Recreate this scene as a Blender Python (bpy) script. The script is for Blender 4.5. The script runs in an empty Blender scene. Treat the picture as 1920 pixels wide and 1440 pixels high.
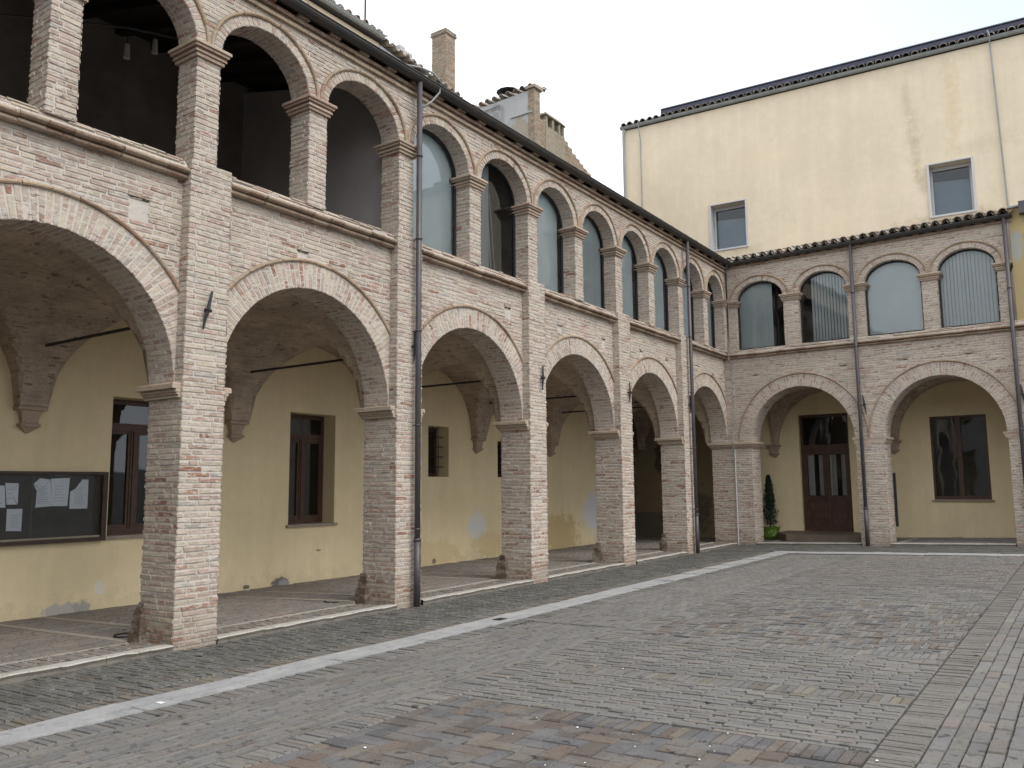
import bpy, math, random
import numpy as np
from mathutils import Vector, Matrix
random.seed(7)
R = random.random
def U(a, b): return a + (b - a) * R()
SC = bpy.context.scene
COL = SC.collection

# ------------------------------------------------------------------ camera
F_PX = 1553.06
YAW, PITCH, ROLL = 0.60546, 0.12290, -0.0085
CAM = Vector((8.106, -5.359, 1.700))
fwd = Vector((-math.sin(YAW) * math.cos(PITCH), math.cos(YAW) * math.cos(PITCH), math.sin(PITCH)))
rt = fwd.cross(Vector((0, 0, 1))).normalized()
up = rt.cross(fwd)
r2 = math.cos(ROLL) * rt + math.sin(ROLL) * up
u2 = -math.sin(ROLL) * rt + math.cos(ROLL) * up
cd = bpy.data.cameras.new('camera')
cam = bpy.data.objects.new('camera', cd)
COL.objects.link(cam)
cam.matrix_world = Matrix(((r2.x, u2.x, -fwd.x, CAM.x), (r2.y, u2.y, -fwd.y, CAM.y), (r2.z, u2.z, -fwd.z, CAM.z), (0, 0, 0, 1)))
cd.sensor_fit = 'HORIZONTAL'
cd.sensor_width = 36.0
cd.lens = F_PX / 1920 * 36
cd.clip_start = 0.05
cd.clip_end = 3000
SC.camera = cam

# ------------------------------------------------------------------ sky and sun
SUN_EL, SUN_AZ = math.radians(50), math.radians(100)     # azimuth clockwise from +y
w = bpy.data.worlds.new('World')
SC.world = w
w.use_nodes = True
nt = w.node_tree
nt.nodes.clear()
sky = nt.nodes.new('ShaderNodeTexSky')
sky.sky_type = 'NISHITA'
sky.sun_disc = False
sky.sun_elevation = SUN_EL
sky.sun_rotation = SUN_AZ
sky.air_density = 1.0
sky.dust_density = 5.0
sky.ozone_density = 1.0
hs = nt.nodes.new('ShaderNodeHueSaturation')
hs.inputs['Saturation'].default_value = 1.3
hs.inputs['Value'].default_value = 1.7
bg = nt.nodes.new('ShaderNodeBackground')
bg.inputs['Strength'].default_value = 0.15
wo = nt.nodes.new('ShaderNodeOutputWorld')
nt.links.new(sky.outputs[0], hs.inputs['Color'])
# thin high overcast: white cloud over the blue, opening a little towards the upper right of the view
tcw = nt.nodes.new('ShaderNodeTexCoord')
cn = nt.nodes.new('ShaderNodeVectorMath')
cn.operation = 'DOT_PRODUCT'
nt.links.new(tcw.outputs['Generated'], cn.inputs[0])
cn.inputs[1].default_value = (0.13, 0.83, 0.54)
cr = nt.nodes.new('ShaderNodeMapRange')
cr.inputs['From Min'].default_value = 0.84
cr.inputs['From Max'].default_value = 1.0
cr.inputs['To Min'].default_value = 0.97
cr.inputs['To Max'].default_value = 0.35
nt.links.new(cn.outputs['Value'], cr.inputs['Value'])
cm = nt.nodes.new('ShaderNodeMix')
cm.data_type = 'RGBA'
nt.links.new(cr.outputs[0], cm.inputs['Factor'])
nt.links.new(hs.outputs[0], cm.inputs['A'])
cm.inputs['B'].default_value = (6.5, 6.6, 6.75, 1)
nt.links.new(cm.outputs['Result'], bg.inputs[0])
nt.links.new(bg.outputs[0], wo.inputs[0])
sd = bpy.data.lights.new('sun', 'SUN')
sd.energy = 1.15
sd.angle = math.radians(28)
sd.color = (1.0, 0.975, 0.945)
sun = bpy.data.objects.new('sun', sd)
COL.objects.link(sun)
sdir = Vector((math.sin(SUN_AZ) * math.cos(SUN_EL), math.cos(SUN_AZ) * math.cos(SUN_EL), math.sin(SUN_EL)))
sun.rotation_euler = (-sdir).to_track_quat('-Z', 'Y').to_euler()
sun.location = sdir * 60
SC.view_settings.view_transform = 'Standard'
SC.view_settings.look = 'None'
SC.view_settings.gamma = 1
SC.view_settings.exposure = 0.70

# ------------------------------------------------------------------ materials
MATS = {}
def newmat(name):
    m = bpy.data.materials.new(name)
    m.use_nodes = True
    t = m.node_tree
    b = t.nodes['Principled BSDF']
    MATS[name] = m
    return m, t, b
def N(t, typ, **kw):
    n = t.nodes.new(typ)
    for k, v in kw.items():
        if hasattr(n, k): setattr(n, k, v)
        else: n.inputs[k.replace('_', ' ')].default_value = v
    return n
def noise(t, vec, scale, detail=4, rough=0.6):
    n = N(t, 'ShaderNodeTexNoise')
    n.inputs['Scale'].default_value = scale
    n.inputs['Detail'].default_value = detail
    n.inputs['Roughness'].default_value = rough
    if vec is not None: t.links.new(vec, n.inputs['Vector'])
    return n.outputs['Fac']
def ramp(t, src, a, b, c0=0.0, c1=1.0):
    n = N(t, 'ShaderNodeMapRange')
    n.inputs['From Min'].default_value = a
    n.inputs['From Max'].default_value = b
    n.inputs['To Min'].default_value = c0
    n.inputs['To Max'].default_value = c1
    t.links.new(src, n.inputs['Value'])
    return n.outputs[0]
def mix(t, fac, a, b, mode='MIX'):
    n = N(t, 'ShaderNodeMix', data_type='RGBA', blend_type=mode)
    for s, v in ((n.inputs['Factor'], fac), (n.inputs['A'], a), (n.inputs['B'], b)):
        if isinstance(v, (int, float)): s.default_value = v
        elif isinstance(v, tuple): s.default_value = (*v, 1)
        else: t.links.new(v, s)
    return n.outputs['Result']
def math_(t, op, a, b=0.0, c=None):
    n = N(t, 'ShaderNodeMath', operation=op)
    for i, v in enumerate((a, b, c)):
        if v is None: continue
        if isinstance(v, (int, float)): n.inputs[i].default_value = v
        else: t.links.new(v, n.inputs[i])
    return n.outputs[0]
def bump(t, h, strength, dist, b):
    n = N(t, 'ShaderNodeBump')
    n.inputs['Strength'].default_value = strength
    n.inputs['Distance'].default_value = dist
    t.links.new(h, n.inputs['Height'])
    t.links.new(n.outputs[0], b.inputs['Normal'])
def coords(t, scale=None):
    c = N(t, 'ShaderNodeNewGeometry').outputs['Position']
    if scale:
        m = N(t, 'ShaderNodeMapping')
        m.inputs['Scale'].default_value = scale
        t.links.new(c, m.inputs[0])
        c = m.outputs[0]
    return c
def attr_mat(name, smear, smear_amt, lo=0.75, hi=1.2, rough=0.9, bs=0.35, bd=0.01, s1=9, s2=60, dirt=None, gain=1.0, cracks=None):
    """masonry: colour per brick from the mesh, mottled, with mortar smeared over the faces"""
    m, t, b = newmat(name)
    p = coords(t)
    a = N(t, 'ShaderNodeAttribute', attribute_name='bc').outputs['Color']
    mp = N(t, 'ShaderNodeMapping')
    mp.inputs['Scale'].default_value = (1, 1, 2.3)
    t.links.new(p, mp.inputs[0])
    n1, n2 = noise(t, mp.outputs[0], s1, 5, 0.65), noise(t, p, s2, 4, 0.7)
    c = mix(t, 1.0, a, ramp(t, n2, 0.25, 0.75, lo * gain, hi * gain), 'MULTIPLY')
    big = noise(t, p, 0.9, 4, 0.6)
    c = mix(t, 1.0, c, ramp(t, big, 0.3, 0.7, 0.90, 1.08), 'MULTIPLY')
    msk = math_(t, 'MULTIPLY', ramp(t, n1, 0.49, 0.57), smear_amt)
    c = mix(t, msk, c, smear)
    if dirt:
        dc, z0, z1, amt = dirt
        sp = N(t, 'ShaderNodeSeparateXYZ')
        t.links.new(p, sp.inputs[0])
        zz = math_(t, 'ADD', sp.outputs['Z'], math_(t, 'MULTIPLY', noise(t, p, 3.0, 5, 0.7), 0.8))
        dm = math_(t, 'MULTIPLY', ramp(t, zz, z1, z0), amt)
        c = mix(t, dm, c, dc)
    if cracks:
        mc = N(t, 'ShaderNodeMapping')
        mc.inputs['Scale'].default_value = cracks
        t.links.new(p, mc.inputs[0])
        c = mix(t, 1.0, c, ramp(t, noise(t, mc.outputs[0], 1.0, 3, 0.55), 0.30, 0.36, 0.42, 1.0), 'MULTIPLY')
    pit = ramp(t, noise(t, p, 26, 3, 0.5), 0.30, 0.36, 0.55, 1.0)
    c = mix(t, 1.0, c, pit, 'MULTIPLY')
    t.links.new(c, b.inputs['Base Color'])
    b.inputs['Roughness'].default_value = rough
    b.inputs['Specular IOR Level'].default_value = 0.2
    bump(t, math_(t, 'ADD', math_(t, 'MULTIPLY', n2, 0.5), n1), bs, bd, b)
    return m
attr_mat('brick', (0.52, 0.472, 0.412), 0.74, lo=0.84, hi=1.13, s1=11, dirt=((0.17, 0.125, 0.085), 0.30, 0.95, 0.55), bs=0.6, bd=0.016, cracks=(6, 6, 34))
attr_mat('terracotta', (0.42, 0.36, 0.30), 0.4, s1=8, bs=0.7, bd=0.02, lo=0.6, hi=1.2)
attr_mat('paving', (0.165, 0.159, 0.150), 0.5, cracks=(9, 9, 9), lo=0.7, hi=1.3, rough=0.8, s1=4, bs=0.4)
attr_mat('floor_brick', (0.21, 0.195, 0.18), 0.5, lo=0.8, hi=1.2, rough=0.7, s1=2.5)
attr_mat('tile', (0.20, 0.19, 0.16), 0.45, lo=0.6, hi=1.25, s1=7, s2=35)
attr_mat('old_brick', (0.36, 0.32, 0.27), 0.4, lo=0.6, hi=1.2, s1=5, s2=30)

def simple(name, col, rough=0.6, metal=0.0, var=0.12, scale=12, bs=0.1, spec=0.4, col2=None):
    m, t, b = newmat(name)
    p = coords(t)
    n1 = noise(t, p, scale, 4, 0.6)
    if col2: c = mix(t, ramp(t, n1, 0.4, 0.62), col, col2)
    else: c = mix(t, 1.0, col, ramp(t, n1, 0.3, 0.7, 1 - var, 1 + var), 'MULTIPLY')
    t.links.new(c, b.inputs['Base Color'])
    b.inputs['Roughness'].default_value = rough
    b.inputs['Metallic'].default_value = metal
    b.inputs['Specular IOR Level'].default_value = spec
    if bs: bump(t, noise(t, p, scale * 6, 3, 0.6), bs, 0.004, b)
    return m
simple('gutter_metal', (0.035, 0.036, 0.036), 0.5, 0.0, 0.25, 5, col2=(0.052, 0.042, 0.036))
simple('pipe_metal', (0.065, 0.058, 0.064), 0.45, 0.0, 0.2, 4, spec=0.5)
simple('grey_metal', (0.27, 0.29, 0.29), 0.5, 0.0, 0.15, 4)
simple('iron', (0.022, 0.021, 0.024), 0.6, 0.0, 0.3, 30)
simple('wood', (0.072, 0.037, 0.024), 0.45, 0.0, 0.3, 7, spec=0.4)
simple('board_wood', (0.045, 0.025, 0.018), 0.5, 0.0, 0.25, 9)
simple('board_back', (0.045, 0.038, 0.03), 0.9, 0.0, 0.2, 9)
simple('white_paint', (0.50, 0.50, 0.51), 0.5, 0.0, 0.06, 3)
simple('paper', (0.74, 0.77, 0.80), 0.8, 0.0, 0.05, 30, bs=0)
simple('print_ink', (0.30, 0.33, 0.36), 0.8, 0.0, 0.05, 30, bs=0)
simple('dark_room', (0.03, 0.027, 0.024), 0.95, 0.0, 0.2, 2)
simple('loft_wall', (0.22, 0.19, 0.165), 0.95, 0.0, 0.3, 1.5)
simple('loft_partition', (0.42, 0.40, 0.40), 0.9, 0.0, 0.1, 1.5)
simple('roof_timber', (0.03, 0.022, 0.017), 0.8, 0.0, 0.3, 3)
simple('blind', (0.66, 0.73, 0.725), 0.8, 0.0, 0.05, 2, bs=0)
simple('dark_blind', (0.20, 0.28, 0.34), 0.7, 0.0, 0.08, 2, bs=0)
simple('curtain', (0.34, 0.33, 0.31), 0.9, 0.0, 0.1, 3, bs=0)
simple('concrete', (0.30, 0.31, 0.32), 0.9, 0.0, 0.2, 2.0, bs=0.3, col2=(0.42, 0.42, 0.41))
simple('solar', (0.016, 0.018, 0.05), 0.25, 0.0, 0.1, 1, bs=0, spec=0.5)
simple('bulb', (0.55, 0.55, 0.52), 0.3, 0.0, 0.05, 3, bs=0)
simple('beige_panel', (0.30, 0.215, 0.14), 0.8, 0.0, 0.08, 3)
simple('step_stone', (0.135, 0.105, 0.078), 0.6, 0.0, 0.2, 3)
simple('sill_stone', (0.30, 0.255, 0.20), 0.7, 0.0, 0.15, 8)
simple('pot_wrap', (0.10, 0.17, 0.018), 0.45, 0.0, 0.3, 14, spec=0.5)
simple('bark', (0.06, 0.04, 0.025), 0.9)
simple('soil', (0.05, 0.045, 0.04), 0.95, 0.0, 0.3, 9)
simple('petal', (0.8, 0.8, 0.82), 0.7, bs=0)

def foliage():
    m, t, b = newmat('foliage')
    p = coords(t)
    c = mix(t, ramp(t, noise(t, p, 14, 3, 0.6), 0.35, 0.65), (0.012, 0.026, 0.018), (0.03, 0.055, 0.03))
    t.links.new(c, b.inputs['Base Color'])
    b.inputs['Roughness'].default_value = 0.6
foliage()

def stone(name, c1, c2, c3, rough=0.8):
    m, t, b = newmat(name)
    p = coords(t)
    n1, n2, n3 = noise(t, p, 3.5, 6, 0.7), noise(t, p, 40, 4, 0.7), noise(t, p, 9, 5, 0.75)
    c = mix(t, ramp(t, n1, 0.35, 0.68), c1, c2)
    c = mix(t, math_(t, 'MULTIPLY', ramp(t, n3, 0.56, 0.66), 0.6), c, c3)
    c = mix(t, 1.0, c, ramp(t, n2, 0.25, 0.75, 0.82, 1.14), 'MULTIPLY')
    t.links.new(c, b.inputs['Base Color'])
    b.inputs['Roughness'].default_value = rough
    bump(t, math_(t, 'ADD', n3, n2), 0.4, 0.01, b)
stone('band_stone', (0.27, 0.27, 0.272), (0.36, 0.36, 0.355), (0.16, 0.155, 0.145))
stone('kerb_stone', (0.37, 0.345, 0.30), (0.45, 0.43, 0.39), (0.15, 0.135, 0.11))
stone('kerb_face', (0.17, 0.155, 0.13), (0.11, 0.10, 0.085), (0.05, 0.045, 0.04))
stone('floor_strip', (0.33, 0.305, 0.26), (0.38, 0.355, 0.305), (0.19, 0.18, 0.16))
stone('slab_stone', (0.155, 0.150, 0.150), (0.175, 0.158, 0.150), (0.13, 0.128, 0.13))
stone('mortar_bed', (0.040, 0.038, 0.033), (0.055, 0.052, 0.044), (0.025, 0.036, 0.014))

def plaster(name, base, blots, low=None, rough=0.9, soft=0.8, streak=.05, crack=.06):
    """wall plaster; blots = [(axis point, radii, colour, strength)] with shapes of their own"""
    m, t, b = newmat(name)
    p = coords(t)
    n1, n2, n3 = noise(t, p, 0.7, 5, 0.6), noise(t, p, 5, 5, 0.7), noise(t, p, 45, 3, 0.7)
    n5 = noise(t, p, 19, 4, 0.75)
    c = mix(t, 1.0, base, ramp(t, n1, 0.3, 0.7, 0.93, 1.06), 'MULTIPLY')
    c = mix(t, 1.0, c, ramp(t, n2, 0.3, 0.7, 0.96, 1.04), 'MULTIPLY')
    sp = N(t, 'ShaderNodeSeparateXYZ')
    t.links.new(p, sp.inputs[0])
    ms = N(t, 'ShaderNodeMapping')
    ms.inputs['Scale'].default_value = (3.5, 3.5, .22)
    t.links.new(p, ms.inputs[0])
    c = mix(t, 1.0, c, ramp(t, noise(t, ms.outputs[0], 1.0, 6, 0.7), 0.35, 0.65, 1 - streak, 1 + streak * .5), 'MULTIPLY')
    crk = ramp(t, math_(t, 'ABSOLUTE', math_(t, 'SUBTRACT', noise(t, p, 0.9, 6, 0.75), 0.5)), 0.0, 0.004, 1 - crack, 1.0)
    c = mix(t, 1.0, c, crk, 'MULTIPLY')
    if low:
        lc, z1, amt = low
        zz = math_(t, 'ADD', sp.outputs['Z'], math_(t, 'MULTIPLY', math_(t, 'SUBTRACT', n2, 0.5), 1.4))
        c = mix(t, math_(t, 'MULTIPLY', ramp(t, zz, z1, z1 - 0.12), amt), c, lc)
    for (pt, rad, bc, amt) in blots:
        q = N(t, 'ShaderNodeVectorMath', operation='SUBTRACT')
        t.links.new(p, q.inputs[0])
        q.inputs[1].default_value = pt
        q2 = N(t, 'ShaderNodeVectorMath', operation='DIVIDE')
        t.links.new(q.outputs[0], q2.inputs[0])
        q2.inputs[1].default_value = rad
        q3 = N(t, 'ShaderNodeVectorMath', operation='LENGTH')
        t.links.new(q2.outputs[0], q3.inputs[0])
        d = math_(t, 'ADD', q3.outputs['Value'], math_(t, 'ADD', math_(t, 'MULTIPLY', math_(t, 'SUBTRACT', n2, 0.5), 1.9), math_(t, 'MULTIPLY', math_(t, 'SUBTRACT', n5, 0.5), .9)))
        c = mix(t, math_(t, 'MULTIPLY', ramp(t, d, 1.0, soft), amt), c, bc)
    t.links.new(c, b.inputs['Base Color'])
    b.inputs['Roughness'].default_value = rough
    b.inputs['Specular IOR Level'].default_value = 0.15
    bump(t, math_(t, 'ADD', n2, math_(t, 'MULTIPLY', n3, 0.2)), 0.12, 0.02, b)
YEL = (0.76, 0.645, 0.42)
plaster('yellow_plaster', YEL,
        [((-4.1, 10.75, 0.78), (1, .40, .34), (0.66, 0.67, 0.70), .8), ((-4.1, 16.75, 0.95), (1, .95, .72), (0.62, 0.64, 0.68), .85),
         ((-4.1, 11.5, 0.30), (1, .9, .36), (0.62, 0.47, 0.22), .5), ((-4.1, 9.2, 0.18), (1, 1.1, .34), (0.62, 0.48, 0.24), .45),
         ((-4.1, 14.6, 0.35), (1, 1.1, .62), (0.55, 0.40, 0.18), .65),
         ((-4.1, 1.47, 0.25), (1, .10, .12), (0.70, 0.70, 0.70), .6),
         ((-4.1, 0.92, -.02), (1, .36, .12), (0.40, 0.39, 0.38), .8), ((-4.1, 1.22, -.02), (1, .14, .14), (0.34, 0.33, 0.32), .8), ((-4.1, -0.35, -.02), (1, .14, .08), (0.16, 0.155, 0.15), .9),
         ((-4.1, 4.85, -.03), (1, .20, .12), (0.13, 0.125, 0.12), .9), ((-4.1, 4.92, -.05), (1, .12, .09), (0.34, 0.34, 0.34), .9), ((-4.1, 4.1, 0.0), (1, .07, .04), (0.12, 0.1, 0.09), .9),
         ((-4.1, 5.75, 0.52), (1, .07, .02), (0.2, 0.17, 0.12), .8), ((-4.1, 9.15, 0.05), (1, .07, .06), (0.13, 0.115, 0.10), .8),
         ((-4.1, 7.4, 0.05), (1, .2, .06), (0.12, 0.10, 0.08), .8), ((-4.1, 12.9, 0.08), (1, .5, .07), (0.12, 0.10, 0.08), .8),
         ((5.2, 19.4, 0.22), (.5, 1, .05), (0.25, 0.24, 0.22), .8)], low=((0.60, 0.51, 0.35), .16, .35))
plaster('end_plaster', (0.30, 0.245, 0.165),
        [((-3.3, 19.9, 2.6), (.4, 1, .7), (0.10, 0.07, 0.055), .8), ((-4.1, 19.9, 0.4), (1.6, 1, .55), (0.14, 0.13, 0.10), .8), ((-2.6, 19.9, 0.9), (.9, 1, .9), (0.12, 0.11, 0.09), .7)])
CREAM = (0.71, 0.62, 0.475)
plaster('cream_plaster', CREAM,
        [((4.60, 20.0, 12.6), (.17, 1.5, .9), (0.40, 0.33, 0.21), .45), ((4.72, 20.0, 11.2), (.22, 1.5, 1.1), (0.30, 0.25, 0.16), .55),
         ((4.85, 20.0, 10.1), (.20, 1.5, .5), (0.26, 0.22, 0.14), .55), ((5.75, 20.0, 12.3), (.26, 1.5, 1.6), (0.58, 0.42, 0.21), .5),
         ((5.2, 20.0, 8.95), (1.6, 1.5, .22), (0.30, 0.25, 0.17), .6), ((6.5, 20.0, 10.9), (1.0, 1.5, .35), (0.45, 0.36, 0.22), .3),
         ((-0.9, 20.0, 9.0), (1.1, 1.5, .3), (0.6, 0.46, 0.27), .4), ((-.2, 20, 8.95), (.7, 1.5, .25), (.4, .33, .22), .5), ((6.2, 20, 8.9), (.5, 1.5, .35), (.3, .26, .18), .6), ((0.6, 20, 11.8), (1.5, 1.5, .5), (.75, .62, .47), .6), ((2.2, 20, 10.2), (.8, 1.5, .8), (.68, .56, .46), .6)], soft=-.25, streak=.045, crack=.05)
plaster('far_cream', (0.66, 0.555, 0.41), [])
plaster('old_yellow', (0.43, 0.34, 0.18), [((7.6, 17, 7.6), (.35, 2, .7), (0.23, 0.22, 0.18), .8), ((7.1, 17, 7.2), (.14, 2, .4), (0.34, 0.36, 0.35), .8), ((8.3, 17, 6.4), (.5, 2, .6), (0.27, 0.2, 0.1), .7)])
plaster('grey_render', (0.42, 0.43, 0.44), [((-6.0, 14.2, 12.4), (.25, 1, 1.0), (0.2, 0.19, 0.18), .5), ((-5.1, 14.2, 12.2), (.5, 1, .5), (0.34, 0.29, 0.22), .8), ((-4.6, 8.7, 11.4), (1, 1.2, .3), (0.22, 0.22, 0.2), .6)])

def glass_mat():
    m = bpy.data.materials.new('glass')
    m.use_nodes = True
    MATS['glass'] = m
    t = m.node_tree
    t.nodes.clear()
    o = N(t, 'ShaderNodeOutputMaterial')
    tr = N(t, 'ShaderNodeBsdfTransparent')
    tr.inputs[0].default_value = (0.88, 0.89, 0.9, 1)
    gl = N(t, 'ShaderNodeBsdfGlossy')
    gl.inputs['Roughness'].default_value = 0.02
    gl.inputs['Color'].default_value = (0.9, 0.95, 1, 1)
    fr = N(t, 'ShaderNodeFresnel')
    fr.inputs['IOR'].default_value = 1.65
    p = coords(t)
    bp = N(t, 'ShaderNodeBump')
    bp.inputs['Strength'].default_value = 0.06
    bp.inputs['Distance'].default_value = 0.05
    t.links.new(noise(t, p, 1.2, 2, 0.5), bp.inputs['Height'])
    t.links.new(bp.outputs[0], gl.inputs['Normal'])
    mx = N(t, 'ShaderNodeMixShader')
    t.links.new(fr.outputs[0], mx.inputs[0])
    t.links.new(tr.outputs[0], mx.inputs[1])
    t.links.new(gl.outputs[0], mx.inputs[2])
    t.links.new(mx.outputs[0], o.inputs[0])
glass_mat()

def vault_mat():
    m, t, b = newmat('vault_brick')
    uv = N(t, 'ShaderNodeUVMap').outputs[0]
    p = coords(t)
    nz = N(t, 'ShaderNodeTexNoise')
    nz.inputs['Scale'].default_value = 3
    t.links.new(p, nz.inputs['Vector'])
    sc = N(t, 'ShaderNodeVectorMath', operation='SCALE')
    t.links.new(nz.outputs['Color'], sc.inputs[0])
    sc.inputs['Scale'].default_value = 0.035
    ad = N(t, 'ShaderNodeVectorMath', operation='ADD')
    t.links.new(uv, ad.inputs[0])
    t.links.new(sc.outputs[0], ad.inputs[1])
    br = N(t, 'ShaderNodeTexBrick')
    br.inputs['Scale'].default_value = 1
    br.inputs['Brick Width'].default_value = 0.29
    br.inputs['Row Height'].default_value = 0.064
    br.inputs['Mortar Size'].default_value = 0.006
    br.inputs['Mortar Smooth'].default_value = 0.3
    br.inputs['Color1'].default_value = (0.47, 0.375, 0.285, 1)
    br.inputs['Color2'].default_value = (0.38, 0.30, 0.235, 1)
    br.inputs['Mortar'].default_value = (0.44, 0.38, 0.31, 1)
    t.links.new(ad.outputs[0], br.inputs['Vector'])
    n1, n2 = noise(t, p, 2.2, 5, 0.65), noise(t, p, 30, 4, 0.7)
    n4 = N(t, 'ShaderNodeMapping')
    n4.inputs['Scale'].default_value = (5, 5, 28)
    t.links.new(p, n4.inputs[0])
    crack = ramp(t, noise(t, n4.outputs[0], 1.0, 3, 0.6), 0.34, 0.39, 0.45, 1)
    c = mix(t, 1.0, br.outputs['Color'], ramp(t, n1, 0.3, 0.7, 0.75, 1.2), 'MULTIPLY')
    c = mix(t, 1.0, c, ramp(t, n2, 0.3, 0.7, 0.8, 1.15), 'MULTIPLY')
    c = mix(t, 1.0, c, crack, 'MULTIPLY')
    t.links.new(c, b.inputs['Base Color'])
    b.inputs['Roughness'].default_value = 0.95
    bump(t, math_(t, 'ADD', br.outputs['Fac'], n2), -0.4, 0.01, b)
vault_mat()

# ------------------------------------------------------------------ mesh builder
class MB:
    def __init__(s): s.v, s.f, s.c, s.uv = [], [], [], []
    def quad(s, pts, c=(0.5, 0.5, 0.5), uv=None):
        n = len(s.v)
        s.v.extend(pts)
        s.f.append(tuple(range(n, n + len(pts))))
        s.c.append(c)
        if uv: s.uv.append(uv)
    def hexa(s, b, t, c, bottom=True):
        """b, t: 4 bottom and 4 top points in the same turn"""
        n = len(s.v)
        s.v.extend(b); s.v.extend(t)
        fs = [(n + 4, n + 5, n + 6, n + 7)] + [(n + i, n + (i + 1) % 4, n + 4 + (i + 1) % 4, n + 4 + i) for i in range(4)]
        if bottom: fs.append((n + 3, n + 2, n + 1, n))
        s.f.extend(fs)
        s.c.extend([c] * len(fs))
    def box(s, x0, x1, y0, y1, z0, z1, T=None, c=(0.5, 0.5, 0.5)):
        T = T or (lambda x, y, z: (x, y, z))
        s.hexa([T(x0, y0, z0), T(x1, y0, z0), T(x1, y1, z0), T(x0, y1, z0)],
               [T(x0, y0, z1), T(x1, y0, z1), T(x1, y1, z1), T(x0, y1, z1)], c)
    def tube(s, pts, r, seg=8, c=(0.5, 0.5, 0.5), caps=True, r_end=None):
        rings = []
        for i, p in enumerate(pts):
            p = Vector(p)
            d = (Vector(pts[min(i + 1, len(pts) - 1)]) - Vector(pts[max(i - 1, 0)])).normalized()
            a = d.cross(Vector((0, 0, 1)))
            if a.length < 0.01: a = d.cross(Vector((0, 1, 0)))
            a.normalize()
            bb = d.cross(a)
            rr = r if r_end is None else r + (r_end - r) * i / (len(pts) - 1)
            n = len(s.v)
            s.v.extend([tuple(p + rr * (a * math.cos(q * 2 * math.pi / seg) + bb * math.sin(q * 2 * math.pi / seg))) for q in range(seg)])
            rings.append(n)
        for n0, n1 in zip(rings, rings[1:]):
            for q in range(seg):
                s.f.append((n0 + q, n0 + (q + 1) % seg, n1 + (q + 1) % seg, n1 + q)); s.c.append(c)
        if caps:
            s.f.append(tuple(rings[0] + q for q in range(seg))[::-1]); s.c.append(c)
            s.f.append(tuple(rings[-1] + q for q in range(seg))); s.c.append(c)
    def build(s, name, mat, parent=None, smooth=False, origin=None):
        if origin is None: origin = parent['_o'] if parent is not None else (0, 0, 0)
        me = bpy.data.meshes.new(name)
        o3 = np.array(origin, float)
        V = np.array(s.v, float) - o3
        me.from_pydata(V.tolist(), [], s.f)
        me.materials.append(MATS[mat])
        if s.c:
            cnt = np.array([len(f) for f in s.f])
            cc = np.repeat(np.array([tuple(c) + (1.0,) for c in s.c], dtype=np.float32), cnt, axis=0)
            at = me.color_attributes.new('bc', 'FLOAT_COLOR', 'CORNER')
            at.data.foreach_set('color', cc.ravel())
        if s.uv:
            ul = me.uv_layers.new(name='UVMap')
            ul.data.foreach_set('uv', np.array([q for f in s.uv for q in f], dtype=np.float32).ravel())
        if smooth: me.polygons.foreach_set('use_smooth', [True] * len(me.polygons))
        o = bpy.data.objects.new(name, me)
        COL.objects.link(o)
        if parent is not None:
            o.parent = parent
            o['_o'] = tuple(origin)
        else:
            o.location = origin
            o['_o'] = tuple(origin)
        return o
def tag(o, label=None, cat=None, group=None, kind=None):
    if label: o['label'] = label
    if cat: o['category'] = cat
    if group: o['group'] = group
    if kind: o['kind'] = kind
    return o
def thing(name, loc, label, cat, group=None):
    o = bpy.data.objects.new(name, None)
    COL.objects.link(o)
    o.location = loc
    o.empty_display_size = 0.2
    o['_o'] = tuple(loc)
    return tag(o, label, cat, group)

# ------------------------------------------------------------------ frames
GX, GY = 0.028745, 0.002624
def G(x, y): return GX * x + GY * y
TH = math.radians(-2.2464)
CY = 17.1653
BD = (math.cos(TH), math.sin(TH))
NB = (math.sin(TH), -math.cos(TH))
def TL(a, o, z): return (o, a, z)                                    # left wing: a along +y, o out of the wall
def TB(a, o, z): return (BD[0] * a + NB[0] * o, CY + BD[1] * a + NB[1] * o, z)
def gz(T, a, o):
    p = T(a, o, 0)
    return G(p[0], p[1])

# ------------------------------------------------------------------ brickwork
PAL = [((0.44, 0.37, 0.305), 30), ((0.415, 0.325, 0.27), 28), ((0.455, 0.395, 0.31), 22), ((0.395, 0.285, 0.235), 14), ((0.33, 0.22, 0.17), 2), ((0.38, 0.345, 0.305), 8)]
MORT = (0.53, 0.49, 0.445)
def pal(P, red=0.0):
    if R() < red * .95: base = (0.29, 0.155, 0.11) if R() < .35 else (0.35, 0.225, 0.17)
    else:
        q = U(0, sum(w_ for _, w_ in P))
        for base, w_ in P:
            q -= w_
            if q <= 0: break
    k = U(0.84, 1.12)
    return tuple(ch * k for ch in base)
def brick(mb, P, u0, u1, v0, v1, c, t=(0.003, 0.010), j=0.0065, ch=0.005):
    cs = [(u0, v0), (u1, v0), (u1, v1), (u0, v1)]
    cs = [(u + U(-j, j), v + U(-j, j) * 0.6) for u, v in cs]
    h = U(*t)
    uc, vc = (u0 + u1) / 2, (v0 + v1) / 2
    cv = min(ch, abs(v1 - v0) * 0.3)
    b = [P(u, v, -0.004) for u, v in cs]
    tp = [P(u + (ch if u < uc else -ch), v + (cv if v < vc else -cv), h + U(-0.002, 0.002)) for u, v in cs]
    mb.hexa(b, tp, c, bottom=False)
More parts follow.
